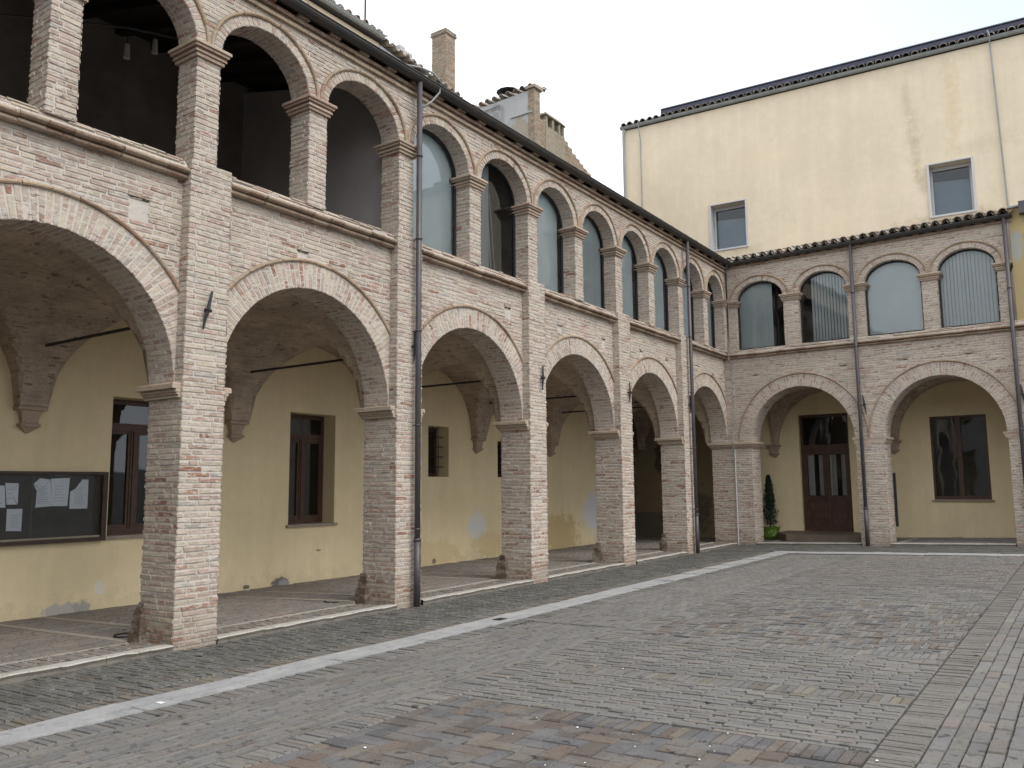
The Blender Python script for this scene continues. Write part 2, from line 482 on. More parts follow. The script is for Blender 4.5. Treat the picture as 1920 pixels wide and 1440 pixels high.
def rows(mb, P, v0, v1, intervals, L=0.285, H=0.062, gap=0.015, palette=PAL, red=None, t=(0.003, 0.011), edge=0.009):
    """courses of bricks over a surface P(u, v, height)"""
    n = max(1, round((v1 - v0) / H))
    h = (v1 - v0) / n
    for i in range(n):
        va, vb = v0 + i * h + gap * 0.5, v0 + (i + 1) * h - gap * 0.5
        vm = (va + vb) / 2
        off = (0.5 * L if i % 2 else 0) + U(-0.04, 0.04)
        for (ua, ub) in intervals(vm):
            if ub - ua < 0.03: continue
            x = ua + U(-edge, edge)
            first = True
            while x < ub - 0.02:
                ln = L * (0.5 if R() < 0.16 else 1.0) + U(-0.02, 0.015)
                if first:
                    ln = max(0.09, (L - off % L) if off % L > 0.02 else L)
                    first = False
                e = x + ln
                if ub - e < 0.07: e = ub + U(-edge, edge)
                w_ = U(-0.003, 0.003)
                rd = red(x, vm) if red else 0
                brick(mb, P, x + gap * 0.4, e - gap * 0.4, va + w_, vb + w_, pal(palette, rd), t)
                x = e
def cut(full, holes):
    """interval list minus holes"""
    out = [full]
    for a, b in holes:
        nw = []
        for p, q in out:
            if b <= p or a >= q: nw.append((p, q)); continue
            if a > p: nw.append((p, a))
            if b < q: nw.append((b, q))
        out = nw
    return out
def redlow(u, v):
    return 0.30 if v < 0.28 else (0.10 if v < 2.3 else 0.03)

def pier(T, a0, a1, od, z0, zs, zt, of=0.0, pil=0.15, red=redlow, name='pier', parent=None, sides=(True, True), ztop_back=None):
    """rectangular brick pier: full depth od below the springing zs, pilaster strip of depth pil above up to zt"""
    mb = MB()
    e = 0.012
    mb.box(a0 + e, a1 - e, of - od + e, of - e, z0, zs, T, MORT)
    if zt > zs: mb.box(a0 + e, a1 - e, of - max(pil, 0.05), of - e, zs, zt, T, MORT)
    rows(mb, lambda u, v, h: T(u, of - e + h, v), z0, zt, lambda v: [(a0, a1)], red=red)
    for sgn, aa, on in ((-1, a0, sides[0]), (1, a1, sides[1])):
        if not on: continue
        P = (lambda u, v, h, aa=aa, s=sgn: T(aa + s * (h - e), of - u, v)) if sgn < 0 else (lambda u, v, h, aa=aa, s=sgn: T(aa + s * (h - e), of - od + u, v))
        n1 = (zs - z0)
        if sgn < 0:
            rows(mb, P, z0, zs, lambda v: [(0.0, od)], red=red)
            if pil > 0.03 and zt > zs: rows(mb, P, zs, zt, lambda v: [(0.0, pil)], red=red)
        else:
            rows(mb, P, z0, zs, lambda v: [(0.0, od)], red=red)
            if pil > 0.03 and zt > zs: rows(mb, P, zs, zt, lambda v: [(od - pil, od)], red=red)
    rows(mb, lambda u, v, h: T(a1 - u, of - od + e - h, v), z0, zs, lambda v: [(0, a1 - a0)], red=red)
    return mb.build(name, 'brick', parent)

def moulding(mb, T, a0, a1, o0, o1, prof, sides='lrfb', c=None, jit=0.004):
    """stack of slabs prof=[(z0,z1,projection)] wrapped round a rectangle"""
    for z0, z1, p in prof:
        l, r, f, b = (p if k in sides else -0.003 for k in 'lrfb')
        x0, x1, y0, y1 = a0 - l, a1 + r, o0 - b, o1 + f
        col = pal([((0.45, 0.35, 0.27), 2), ((0.46, 0.38, 0.29), 2), ((0.42, 0.30, 0.235), 1)]) if c is None else c
        ch = min(0.012, (z1 - z0) * 0.3)
        A = [T(x0, y0, z0), T(x1, y0, z0), T(x1, y1, z0), T(x0, y1, z0)]
        jj = [U(-jit, jit) for _ in range(4)]
        B = [T(x0 - jj[0], y0, z0 + ch), T(x1 + jj[1], y0, z0 + ch), T(x1 + jj[1], y1 + jj[2], z0 + ch), T(x0 - jj[0], y1 + jj[2], z0 + ch)]
        Cc = [T(x0 - jj[0], y0, z1 - ch), T(x1 + jj[1], y0, z1 - ch), T(x1 + jj[1], y1 + jj[2], z1 - ch), T(x0 - jj[0], y1 + jj[2], z1 - ch)]
        D = [T(x0 + ch * .6, y0 + ch * .6, z1), T(x1 - ch * .6, y0 + ch * .6, z1), T(x1 - ch * .6, y1 - ch * .6, z1), T(x0 + ch * .6, y1 - ch * .6, z1)]
        n = len(mb.v)
        for q in (A, B, Cc, D): mb.v.extend(q)
        for k in range(3):
            for i in range(4):
                mb.f.append((n + 4 * k + i, n + 4 * k + (i + 1) % 4, n + 4 * k + 4 + (i + 1) % 4, n + 4 * k + 4 + i)); mb.c.append(col)
        mb.f.append((n + 3, n + 2, n + 1, n)); mb.c.append(col)
        mb.f.append((n + 12, n + 13, n + 14, n + 15)); mb.c.append(col)

def arch_open(ac, hw, zs, rise, extra, v):
    """half width at height v of the arch enlarged by extra (or None)"""
    if v < zs: return hw + 0.0
    q = (v - zs) / (rise + extra)
    if q >= 1: return None
    return (hw + extra) * math.sqrt(1 - q * q)

def arch_wall(T, a0, a1, hw_list, zs, rise, ring, hood, of, od, zt, parent, wall_name, arch_name, z_lo=None, red=None, holes=(), ca=None, hoodp=0.035, ringrow=None):
    """wall a0..a1 between springing and top with several arches cut through it; returns objects"""
    e = 0.012
    mb = MB()
    SEG = 28
    # base (mortar) faces
    xs = [a0]
    for ac, hw in hw_list: xs += [ac - hw, ac + hw]
    xs.append(a1)
    for i in range(0, len(xs), 2):
        if xs[i + 1] - xs[i] > 0.002:
            mb.box(xs[i], xs[i + 1], of - od + e, of - e, zs, zt, T, MORT)
    for ac, hw in hw_list:
        for k in range(SEG):
            t0, t1 = math.pi - math.pi * k / SEG, math.pi - math.pi * (k + 1) / SEG
            p0 = (ac + hw * math.cos(t0), zs + rise * math.sin(t0))
            p1 = (ac + hw * math.cos(t1), zs + rise * math.sin(t1))
            for oo, fl in ((of - e, 1), (of - od + e, -1)):
                q = [T(p0[0], oo, p0[1]), T(p1[0], oo, p1[1]), T(p1[0], oo, zt), T(p0[0], oo, zt)]
                mb.quad(q if fl > 0 else q[::-1], MORT)
            mb.quad([T(p0[0], of - e, p0[1]), T(p0[0], of - od + e, p0[1]), T(p1[0], of - od + e, p1[1]), T(p1[0], of - e, p1[1])], MORT)
    mb.quad([T(a0, of - e, zt), T(a1, of - e, zt), T(a1, of - od + e, zt), T(a0, of - od + e, zt)], MORT)
    ex = ring + hood
    def iv(v):
        hl = []
        for ac, hw in hw_list:
            q = arch_open(ac, hw, zs, rise, ex, v)
            if q is not None: hl.append((ac - q, ac + q))
        for (h0, h1, v0, v1) in holes:
            if v0 < v < v1: hl.append((h0, h1))
        return cut((a0, a1), hl)
    rows(mb, lambda u, v, h: T(u, of - e + h, v), zs + 0.02, zt, iv, red=red)
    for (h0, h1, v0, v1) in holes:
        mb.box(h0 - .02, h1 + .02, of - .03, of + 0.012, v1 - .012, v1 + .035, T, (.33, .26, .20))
        mb.box(h0 + .005, h1 - .005, of - .03, of - .002, v1 - .034, v1 - .012, T, (.05, .04, .035))  # dark strip painted in as the shadow gap below the lintel
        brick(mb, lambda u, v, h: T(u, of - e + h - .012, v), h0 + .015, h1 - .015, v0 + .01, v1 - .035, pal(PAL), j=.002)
    W = mb.build(wall_name, 'brick', parent)
    for ac, hw in hw_list:
        ab = MB()
        arc = math.pi * (hw + rise) / 2
        nv = max(8, round(arc / 0.066))
        def P(u, v, h, ac=ac, hw=hw):       # u around (0..arc at intrados), v radial
            th = math.pi - math.pi * u / arc
            return T(ac + (hw + v) * math.cos(th), of - e + h, zs + (rise + v) * math.sin(th))
        for k in range(nv):
            ua, ub = arc * k / nv, arc * (k + 1) / nv
            rd = red(ua, 3.0) * 2 if red else .05
            if ring > 0.2:
                sp = ring * (0.5 + U(-.02, .02)) if R() < .5 else (ring * (0.3 if R() < .5 else .68))
                for (va, vb) in ((0.0, sp - .004), (sp + .004, ring)):
                    brick(ab, P, ua + .004, ub - .006 * (1 + va), va, vb, pal(PAL, rd), (0.001, 0.006), .003)
            else:
                brick(ab, P, ua + .004, ub - .006, 0, ring, pal(PAL, rd), (0.003, 0.009), .003)
        def Q(u, v, h, ac=ac, hw=hw):       # intrados: u depth, v around
            th = math.pi - math.pi * v / arc
            return T(ac + (hw - h) * math.cos(th), of - od + u, zs + (rise - h) * math.sin(th))
        rows(ab, Q, 0.0, arc, lambda v: [(0.004, od - .002)], H=arc / nv, red=red, t=(0.002, 0.008), edge=0.002)
        A = ab.build(arch_name, 'brick', parent)
        hb = MB()
        if hood > 0:
            nh = max(6, round(arc * 1.2 / 0.27))
            for k in range(nh):
                col = pal([((0.40, 0.29, 0.20), 2), ((0.42, 0.33, 0.235), 2), ((0.35, 0.23, 0.165), 1)])
                dj, pj = U(-.003, .003), hoodp + U(-.004, .004)
                for q in range(3):
                    t0 = math.pi - math.pi * (k + q / 3 + (.012 if q == 0 else 0)) / nh
                    t1 = math.pi - math.pi * (k + (q + 1) / 3 - (.012 if q == 2 else 0)) / nh
                    def pt(th, v, o): return T(ac + (hw + v) * math.cos(th), o, zs + (rise + v) * math.sin(th))
                    prof = [(ring - .001, of - e), (ring + dj, of - e + pj * .7), (ring + hood * .35 + dj, of - e + pj), (ring + hood * .8, of - e + pj * .9), (ring + hood + .002, of - e + pj * .1)]
                    for (v0, o0), (v1, o1) in zip(prof, prof[1:]):
                        hb.quad([pt(t0, v0, o0), pt(t0, v1, o1), pt(t1, v1, o1), pt(t1, v0, o0)], col)
            H_ = hb.build('hood_mould', 'terracotta', A)
    return W

def cornice(mb, T, a0, a1, o, z0):
    """string course of two brick rolls, laid in short pieces, with a sloping cap above"""
    pieces = max(1, round((a1 - a0) / 0.27))
    for k in range(pieces):
        x0, x1 = a0 + (a1 - a0) * k / pieces, a0 + (a1 - a0) * (k + 1) / pieces
        col = pal([((0.31, 0.215, 0.155), 2), ((0.42, 0.325, 0.24), 2), ((0.32, 0.22, 0.17), 1)])
        dz, dp = U(-.004, .004), U(-.008, .008)
        prof = [(-.01, z0), (.035 + dp, z0 + .002), (.058 + dp, z0 + .014), (.062 + dp, z0 + .030), (.050 + dp, z0 + .046), (.018, z0 + .054), (.018, z0 + .060),
                (.080 + dp, z0 + .063), (.108 + dp, z0 + .078), (.112 + dp, z0 + .096), (.098 + dp, z0 + .114), (.06, z0 + .124), (.055, z0 + .125)]
        for (p0, v0), (p1, v1) in zip(prof, prof[1:]):
            mb.quad([T(x0 + .002, o + p0, v0 + dz), T(x1 - .002, o + p0, v0 + dz), T(x1 - .002, o + p1, v1 + dz), T(x0 + .002, o + p1, v1 + dz)], col)
        # cap
        c2 = pal([((0.46, 0.41, 0.345), 3), ((0.42, 0.34, 0.27), 2)])
        pc = [(.052, z0 + .125), (.045, z0 + .150), (-.022, z0 + .232), (-.35, z0 + .24)]
        c2 = MORT
        for (p0, v0), (p1, v1) in zip(pc, pc[1:]):
            mb.quad([T(x0, o + p0, v0), T(x1, o + p0, v0), T(x1, o + p1, v1), T(x0, o + p1, v1)], c2)
    SL = math.hypot(.067, .082)
    rows(mb, lambda u, v, h: T(u, o + .045 - .067 * v / SL + h * .8, z0 + .150 + .082 * v / SL + h * .6), 0, SL, lambda v: [(a0 + .02, a1 - .02)], H=.052, t=(0.002, .03), edge=.03)
    for x, s in ((a0, 1), (a1, -1)):
        prof = [(-.01, z0), (.05, z0 + .02), (.05, z0 + .05), (.095, z0 + .08), (.09, z0 + .105), (.055, z0 + .125), (.03, z0 + .2), (-.01, z0 + .225)]
        mb.quad([T(x + s * .003, o + p, v) for p, v in prof], MORT)

TILEPAL = [((0.40, 0.34, 0.29), 3), ((0.46, 0.43, 0.38), 3), ((0.28, 0.25, 0.22), 2), ((0.42, 0.31, 0.24), 1)]
def coppi(mb, T, a0, a1, o_e, z_e, o_r, z_r, pitch=0.215, r=0.075, step=0.38, maxrun=1.9, under=True):
    """roof of overlapping curved clay tiles running up from the eave (o_e, z_e) to (o_r, z_r)"""
    L = math.hypot(o_r - o_e, z_r - z_e)
    do, dz = (o_r - o_e) / L, (z_r - z_e) / L
    no, nz_ = -dz, do
    if nz_ < 0: no, nz_ = -no, -nz_
    n = max(1, int((a1 - a0) / pitch))
    for i in range(n):
        ac = a0 + (i + 0.5) * (a1 - a0) / n + U(-.012, .012)
        s0 = U(-.03, .02)
        s = s0
        while s < min(L, maxrun):
            e = min(s + step, L)
            c = pal(TILEPAL)
            ra, rb = r * U(.95, 1.08), r * .85
            lift = U(0, .01)
            SEG = 6
            for q in range(SEG):
                t0, t1 = math.pi * q / SEG, math.pi * (q + 1) / SEG
                def pt(t_, ss, rr, lf): 
                    h = rr * math.sin(t_) + lf
                    return T(ac + rr * math.cos(t_), o_e + do * ss + no * h, z_e + dz * ss + nz_ * h)
                mb.quad([pt(t0, s, ra, .03 + lift), pt(t1, s, ra, .03 + lift), pt(t1, e, rb, .012), pt(t0, e, rb, .012)], c)
                mb.quad([pt(t0, s, ra, .03 + lift), pt(t0, s, ra - .018, .03 + lift), pt(t1, s, ra - .018, .03 + lift), pt(t1, s, ra, .03 + lift)], tuple(k * 1.1 for k in c))
            s = e
        if under:     # channel tile between two covers
            c = pal(TILEPAL)
            am = ac + pitch / 2
            for q in range(4):
                t0, t1 = math.pi + math.pi * q / 4, math.pi + math.pi * (q + 1) / 4
                def pu(t_, ss):
                    h = .085 + r * math.sin(t_)
                    return T(am + r * math.cos(t_), o_e + do * ss + no * h, z_e + dz * ss + nz_ * h)
                mb.quad([pu(t0, -.05), pu(t1, -.05), pu(t1, L), pu(t0, L)], c)

def halfpipe(mb, T, a0, a1, o, z, r, c=(.5, .5, .5), lip=True):
    SEG = 8
    for q in range(SEG):
        t0, t1 = math.pi + math.pi * q / SEG, math.pi + math.pi * (q + 1) / SEG
        for rr, fl in ((r, 1), (r - .006, -1)):
            p = [T(a0, o + rr * math.cos(t0), z + rr * math.sin(t0)), T(a1, o + rr * math.cos(t0), z + rr * math.sin(t0)),
                 T(a1, o + rr * math.cos(t1), z + rr * math.sin(t1)), T(a0, o + rr * math.cos(t1), z + rr * math.sin(t1))]
            mb.quad(p if fl > 0 else p[::-1], c)
    if lip: mb.tube([T(a0, o + r, z), T(a1, o + r, z)], .011, 6)
    for a in (a0, a1):
        mb.quad([T(a, o + r * math.cos(math.pi + math.pi * q / SEG), z + r * math.sin(math.pi + math.pi * q / SEG)) for q in range(SEG + 1)], c)

def wall_grid(mb, P, u0, u1, v0, v1, holes, c=(.5, .5, .5), depth=0.0):
    """flat sheet P(u,v,h) with rectangular holes and reveals going in by depth"""
    us = sorted(set([u0, u1] + [h[0] for h in holes] + [h[1] for h in holes]))
    vs = sorted(set([v0, v1] + [h[2] for h in holes] + [h[3] for h in holes]))
    for i in range(len(us) - 1):
        for j in range(len(vs) - 1):
            um, vm = (us[i] + us[i + 1]) / 2, (vs[j] + vs[j + 1]) / 2
            if any(h[0] < um < h[1] and h[2] < vm < h[3] for h in holes): continue
            mb.quad([P(us[i], vs[j], 0), P(us[i + 1], vs[j], 0), P(us[i + 1], vs[j + 1], 0), P(us[i], vs[j + 1], 0)], c)
    for h in holes:
        a, b, p, q = h[:4]
        d = -(h[4] if len(h) > 4 else depth)
        if d == 0: continue
        mb.quad([P(a, p, 0), P(a, q, 0), P(a, q, d), P(a, p, d)], c)
        mb.quad([P(b, p, 0), P(b, p, d), P(b, q, d), P(b, q, 0)], c)
        mb.quad([P(a, q, 0), P(b, q, 0), P(b, q, d), P(a, q, d)], c)
        mb.quad([P(a, p, 0), P(a, p, d), P(b, p, d), P(b, p, 0)], c)

def vault(T, a0, a1, o0, o1, zs, crown, name, parent, m=0.17):
    """groin vault over one bay"""
    mb = MB()
    na, no = 40, 40
    ac, hw = (a0 + a1) / 2, (a1 - a0) / 2 - m
    oc, hv = (o0 + o1) / 2, abs(o1 - o0) / 2 - m
    rise = crown - zs
    def prof(d, h):
        q = min(1, abs(d) / h)
        return rise * math.sqrt(max(0, 1 - q * q))
    def z(a, o): return zs + max(prof(a - ac, hw), prof(o - oc, hv))
    # sample denser near the edges
    def samp(c, H, n): return [c + H * math.sin(math.pi / 2 * (2 * i / n - 1)) for i in range(n + 1)]
    A, O = samp(ac, (a1 - a0) / 2, na), samp(oc, abs(o1 - o0) / 2, no)
    for i in range(na):
        for j in range(no):
            pts, uv = [], []
            am, om = (A[i] + A[i + 1]) / 2, (O[j] + O[j + 1]) / 2
            f1 = prof(am - ac, hw) >= prof(om - oc, hv)
            for a, o in ((A[i], O[j]), (A[i], O[j + 1]), (A[i + 1], O[j + 1]), (A[i + 1], O[j])):
                pts.append(T(a, o, z(a, o)))
                if f1: uv.append((o, math.asin(max(-1, min(1, (a - ac) / hw))) * hw))
                else: uv.append((a, math.asin(max(-1, min(1, (o - oc) / hv))) * hv))
            mb.quad(pts, (.3, .3, .3), uv)
    return mb.build(name, 'vault_brick', parent, smooth=True)

def corbel(T, a, o, z, parent, s=1.0):
    """wall corbel: stacked mouldings tapering to a point"""
    mb = MB()
    prof = [(.185, 2.87), (.20, 2.845), (.195, 2.815), (.15, 2.80), (.135, 2.77), (.115, 2.70), (.105, 2.64), (.135, 2.62), (.14, 2.59), (.11, 2.57), (.06, 2.53), (.015, 2.49)]
    c = (.46, .36, .28)
    for (h0, z0), (h1, z1) in zip(prof, prof[1:]):
        z0, z1 = z0 + z, z1 + z
        A = [(a - h0, o), (a - h0, o + h0 * .9), (a + h0, o + h0 * .9), (a + h0, o)]
        B = [(a - h1, o), (a - h1, o + h1 * .9), (a + h1, o + h1 * .9), (a + h1, o)]
        for i in range(3):
            mb.quad([T(*B[i], z1), T(*B[i + 1], z1), T(*A[i + 1], z0), T(*A[i], z0)], c)
    h = .20
    mb.quad([T(a - h, o, 2.87 + z), T(a - h, o + h * .9, 2.87 + z), T(a + h, o + h * .9, 2.87 + z), T(a + h, o, 2.87 + z)], c)
    return mb.build('corbel', 'terracotta', parent)

def casement(T, a0, a1, z0, z1, o, parent, transom=None, mull=True, deep=.07, name='window', sill=None, room=0.9):
    """timber window at depth o: frame, casements, panes, dark room behind"""
    mb = MB()
    fw = .07
    mb.box(a0, a0 + fw, o - deep, o, z0, z1, T); mb.box(a1 - fw, a1, o - deep, o, z0, z1, T)
    mb.box(a0 + fw, a1 - fw, o - deep, o - .002, z0, z0 + fw * 1.2, T); mb.box(a0 + fw, a1 - fw, o - deep, o - .002, z1 - fw, z1, T)
    zt = transom if transom else z1 - fw
    if transom: mb.box(a0 + fw, a1 - fw, o - deep, o + .006, zt, zt + .12, T)
    am = (a0 + a1) / 2
    if mull:
        mb.box(am - .055, am + .055, o - deep, o + .004, z0 + fw * 1.2, zt, T)
        mb.box(am - .02, am + .02, o + .004, o + .022, z0 + fw * 1.2, zt, T)
        for (x0, x1) in ((a0 + fw, am - .055), (am + .055, a1 - fw)):
            mb.box(x0, x0 + .04, o - deep + .01, o - .012, z0 + fw * 1.2, zt, T); mb.box(x1 - .04, x1, o - deep + .01, o - .012, z0 + fw * 1.2, zt, T)
            mb.box(x0 + .04, x1 - .04, o - deep + .01, o - .014, z0 + fw * 1.2, z0 + fw * 1.2 + .06, T)
            mb.box(x0 + .04, x1 - .04, o - deep + .01, o - .014, zt - .05, zt, T)
    f = mb.build(name, 'wood', parent)
    g = MB()
    g.quad([T(a0 + .03, o - deep * .6, z0 + .03), T(a1 - .03, o - deep * .6, z0 + .03), T(a1 - .03, o - deep * .6, z1 - .03), T(a0 + .03, o - deep * .6, z1 - .03)])
    g.build('pane', 'glass', f)
    r = MB()
    dark_box(r, T, a0 - .3, a1 + .3, z0 - .3, z1 + .2, o - deep - .004, o - deep - room)
    r.build('room', 'dark_room', f)
    if sill:
        s = MB()
        moulding(s, T, a0 - .06, a1 + .06, sill[0], sill[1], [(z0 - .05, z0 - .001, .0)], c=(.33, .29, .23))
        s.build('sill', 'sill_stone', f)
    return f
def dark_box(mb, T, a0, a1, z0, z1, o0, o1):
    mb.quad([T(a0, o1, z0), T(a1, o1, z0), T(a1, o1, z1), T(a0, o1, z1)])
    mb.quad([T(a0, o0, z0), T(a0, o1, z0), T(a0, o1, z1), T(a0, o0, z1)])
    mb.quad([T(a1, o0, z0), T(a1, o0, z1), T(a1, o1, z1), T(a1, o1, z0)])
    mb.quad([T(a0, o0, z1), T(a0, o1, z1), T(a1, o1, z1), T(a1, o0, z1)])
    mb.quad([T(a0, o0, z0), T(a1, o0, z0), T(a1, o1, z0), T(a0, o1, z0)])

def glazed_arch(T, ac, hw, z0, zs, rise, o, parent, blinds, wires=False, bo=.09):
    """arched glass sheet in a thin dark frame with vertical slat blinds behind"""
    fr = MB()
    w_ = .035
    SEG = 20
    fr.box(ac - hw, ac - hw + w_, o - .05, o, z0, zs, T); fr.box(ac + hw - w_, ac + hw, o - .05, o, z0, zs, T)
    fr.box(ac - hw + w_, ac + hw - w_, o - .05, o - .002, z0, z0 + w_, T)
    g = MB()
    pts = [T(ac - hw + .01, o - .03, z0), T(ac + hw - .01, o - .03, z0)]
    for k in range(SEG + 1):
        t = math.pi * k / SEG
        pts.append(T(ac + (hw - .01) * math.cos(t), o - .03, zs + (rise - .01) * math.sin(t)))
    g.quad(pts)
    for k in range(SEG):
        t0, t1 = math.pi * k / SEG, math.pi * (k + 1) / SEG
        def pt(t, d, oo): return T(ac + (hw - d) * math.cos(t), oo, zs + (rise - d) * math.sin(t))
        fr.quad([pt(t0, 0, o), pt(t1, 0, o), pt(t1, w_, o), pt(t0, w_, o)])
        fr.quad([pt(t0, w_, o), pt(t1, w_, o), pt(t1, w_, o - .05), pt(t0, w_, o - .05)])
    f = fr.build('arched_window', 'iron', parent)
    g.build('pane', 'glass', f)
    if blinds:
        b = MB()
        for (f0, f1, openness) in blinds:
            x = ac - hw + 2 * hw * f0
            xe = ac - hw + 2 * hw * f1
            while x < xe:
                wd = .088
                ang = openness + U(-.06, .06)
                dx, do_ = wd / 2 * math.cos(ang), wd / 2 * math.sin(ang)
                xc = x + .04
                zt = zs + rise * math.sqrt(max(.02, 1 - min(1, abs((xc - ac) / hw)) ** 2)) + .1
                b.quad([T(xc - dx, o - bo - do_, z0 + .02), T(xc + dx, o - bo + do_, z0 + .02), T(xc + dx, o - bo + do_, zt), T(xc - dx, o - bo - do_, zt)])
                x += .08 if openness < .6 else .085
        if b.f: b.build('vertical_blind', 'blind', f)
    if wires:
        wb = MB()
        wb.tube([T(ac + .10, o - .12, z0 + .0), T(ac - .02, o - .1, z0 + 1.1)], .012, 6)
        wb.tube([T(ac + .22, o - .12, z0), T(ac + .05, o - .11, z0 + 1.5)], .008, 6)
        wb.tube([T(ac - .06, o - .12, z0), T(ac - .06, o - .12, z0 + 1.3)], .014, 6)
        wb.build('loose_rod', 'white_paint', f)
    return f
# ------------------------------------------------------------------ ground and paving
def struct(o): return tag(o, kind='structure')
gm = MB()
for i in range(-10, 10):
    for j in range(-10, 10):
        x0, x1, y0, y1 = i * 30, i * 30 + 30, j * 30, j * 30 + 30
        gm.quad([(x, y, G(x, y) - 0.014) for x, y in ((x0, y0), (x1, y0), (x1, y1), (x0, y1))], (.1, .1, .09))
struct(gm.build('ground', 'mortar_bed'))

GREY = [((0.166, 0.159, 0.148), 30), ((0.172, 0.162, 0.148), 18), ((0.157, 0.154, 0.149), 20), ((0.171, 0.150, 0.134), 6), ((0.177, 0.163, 0.139), 3)]
GREEN = [((0.112, 0.111, 0.099), 30), ((0.120, 0.115, 0.100), 18), ((0.106, 0.107, 0.100), 20), ((0.127, 0.113, 0.093), 5)]
TAN = [((0.159, 0.142, 0.119), 20), ((0.146, 0.133, 0.115), 14), ((0.168, 0.147, 0.116), 6), ((0.138, 0.133, 0.124), 8)]
BROWN = [((0.124, 0.106, 0.094), 22), ((0.138, 0.111, 0.094), 10), ((0.112, 0.109, 0.110), 22), ((0.144, 0.124, 0.102), 6)]
REDDISH = [((0.162, 0.142, 0.129), 24), ((0.156, 0.147, 0.137), 20), ((0.170, 0.142, 0.124), 10), ((0.152, 0.147, 0.140), 12)]
DARKF = [((0.234, 0.203, 0.179), 30), ((0.217, 0.195, 0.176), 24), ((0.245, 0.203, 0.174), 12), ((0.205, 0.195, 0.186), 14)]
def clip(poly, x0, x1, y0, y1):
    for ax, lim, s in ((0, x0, 1), (0, x1, -1), (1, y0, 1), (1, y1, -1)):
        out = []
        for i, p in enumerate(poly):
            q = poly[(i + 1) % len(poly)]
            ip, iq = (p[ax] - lim) * s >= 0, (q[ax] - lim) * s >= 0
            if ip: out.append(p)
            if ip != iq:
                t = (lim - p[ax]) / (q[ax] - p[ax])
                out.append((p[0] + t * (q[0] - p[0]), p[1] + t * (q[1] - p[1])))
        poly = out
        if len(poly) < 3: return None
    return poly
def paver(mb, poly, c, XY=None, zo=0.0, inset=0.005, h=(-0.004, 0.006)):
    XY = XY or (lambda x, y: (x, y))
    cx = sum(p[0] for p in poly) / len(poly)
    cy = sum(p[1] for p in poly) / len(poly)
    hh = zo + U(*h)
    tx, ty = U(-.02, .02), U(-.02, .02)
    n = len(mb.v)
    k = len(poly)
    for lvl in (0, 1):
        for p in poly:
            x, y = p
            d = math.hypot(x - cx, y - cy)
            if lvl:
                f = max(0.3, 1 - inset * 1.6 / max(d, 1e-4) * 1.3)
                x, y = cx + (x - cx) * f, cy + (y - cy) * f
            X, Y = XY(x, y)
            z = G(X, Y) + (hh + (x - cx) * tx + (y - cy) * ty if lvl else zo - 0.011)
            mb.v.append((X, Y, z))
    mb.f.append(tuple(n + k + i for i in range(k))); mb.c.append(c)
    for i in range(k):
        mb.f.append((n + i, n + (i + 1) % k, n + k + (i + 1) % k, n + k + i)); mb.c.append(c)
def rectp(x0, x1, y0, y1, j=.0015):
    return [(x0 + U(-j, j), y0 + U(-j, j)), (x1 + U(-j, j), y0 + U(-j, j)), (x1 + U(-j, j), y1 + U(-j, j)), (x0 + U(-j, j), y1 + U(-j, j))]
def pave(mb, x0, x1, y0, y1, d='x', L=.272, W=.058, P=GREY, XY=None, zo=0.0, gap=.005, wob=.02):
    if d == 'x': a0, a1, b0, b1 = x0, x1, y0, y1
    else: a0, a1, b0, b1 = y0, y1, x0, x1
    n = max(1, round((b1 - b0) / W))
    h = (b1 - b0) / n
    for i in range(n):
        a = a0 - (0 if i % 2 else L / 2) * (1 if a1 - a0 > L * 1.3 else 0)
        wv = U(-.002, .002)
        while a < a1 - .02:
            e = a + L * U(.96, 1.03)
            if a1 - e < .05: e = a1
            s = max(a, a0)
            if e - s > .03:
                lo, hi = b0 + i * h + gap / 2 + wv, b0 + (i + 1) * h - gap / 2 + wv
                c = pal(P)
                r_ = rectp(s + gap / 2, min(e, a1) - gap / 2, lo, hi) if d == 'x' else [(y, x) for x, y in rectp(s + gap / 2, min(e, a1) - gap / 2, lo, hi)]
                paver(mb, r_, c, XY, zo)
            a = e
def herring(mb, x0, x1, y0, y1, W, n, ang, P, XY=None, zo=0.0, gap=.005):
    cx, cy = (x0 + x1) / 2, (y0 + y1) / 2
    rad = math.hypot(x1 - x0, y1 - y0) / 2 + W * n
    K = int(rad / W) + n + 2
    ca, sa = math.cos(ang), math.sin(ang)
    M = int(rad * 2 / (2 * n * W)) + 2
    for k in range(-K, K + 1):
        for m in range(-2 * M, 2 * M + 1):
            ox, oy = k, k + 2 * n * m
            if abs(ox) * W > rad or abs(oy) * W > rad + n * W: continue
            for (bx, by, lx, ly) in ((ox, oy, n, 1), (ox, oy + 1, 1, n)):
                q = rectp(bx * W + gap / 2, (bx + lx) * W - gap / 2, by * W + gap / 2, (by + ly) * W - gap / 2)
                q = [(cx + x * ca - y * sa, cy + x * sa + y * ca) for x, y in q]
                if all(not (x0 < x < x1 and y0 < y < y1) for x, y in q):
                    mx = sum(p[0] for p in q) / 4; my = sum(p[1] for p in q) / 4
                    if not (x0 < mx < x1 and y0 < my < y1): continue
                q = clip(q, x0 + .002, x1 - .002, y0 + .002, y1 - .002)
                if not q: continue
                A = abs(sum(q[i][0] * q[(i + 1) % len(q)][1] - q[(i + 1) % len(q)][0] * q[i][1] for i in range(len(q)))) / 2
                if A < W * W * .25: continue
                paver(mb, q, pal(P), XY, zo)
def XYB(a, o):
    p = TB(a, o, 0)
    return p[0], p[1]
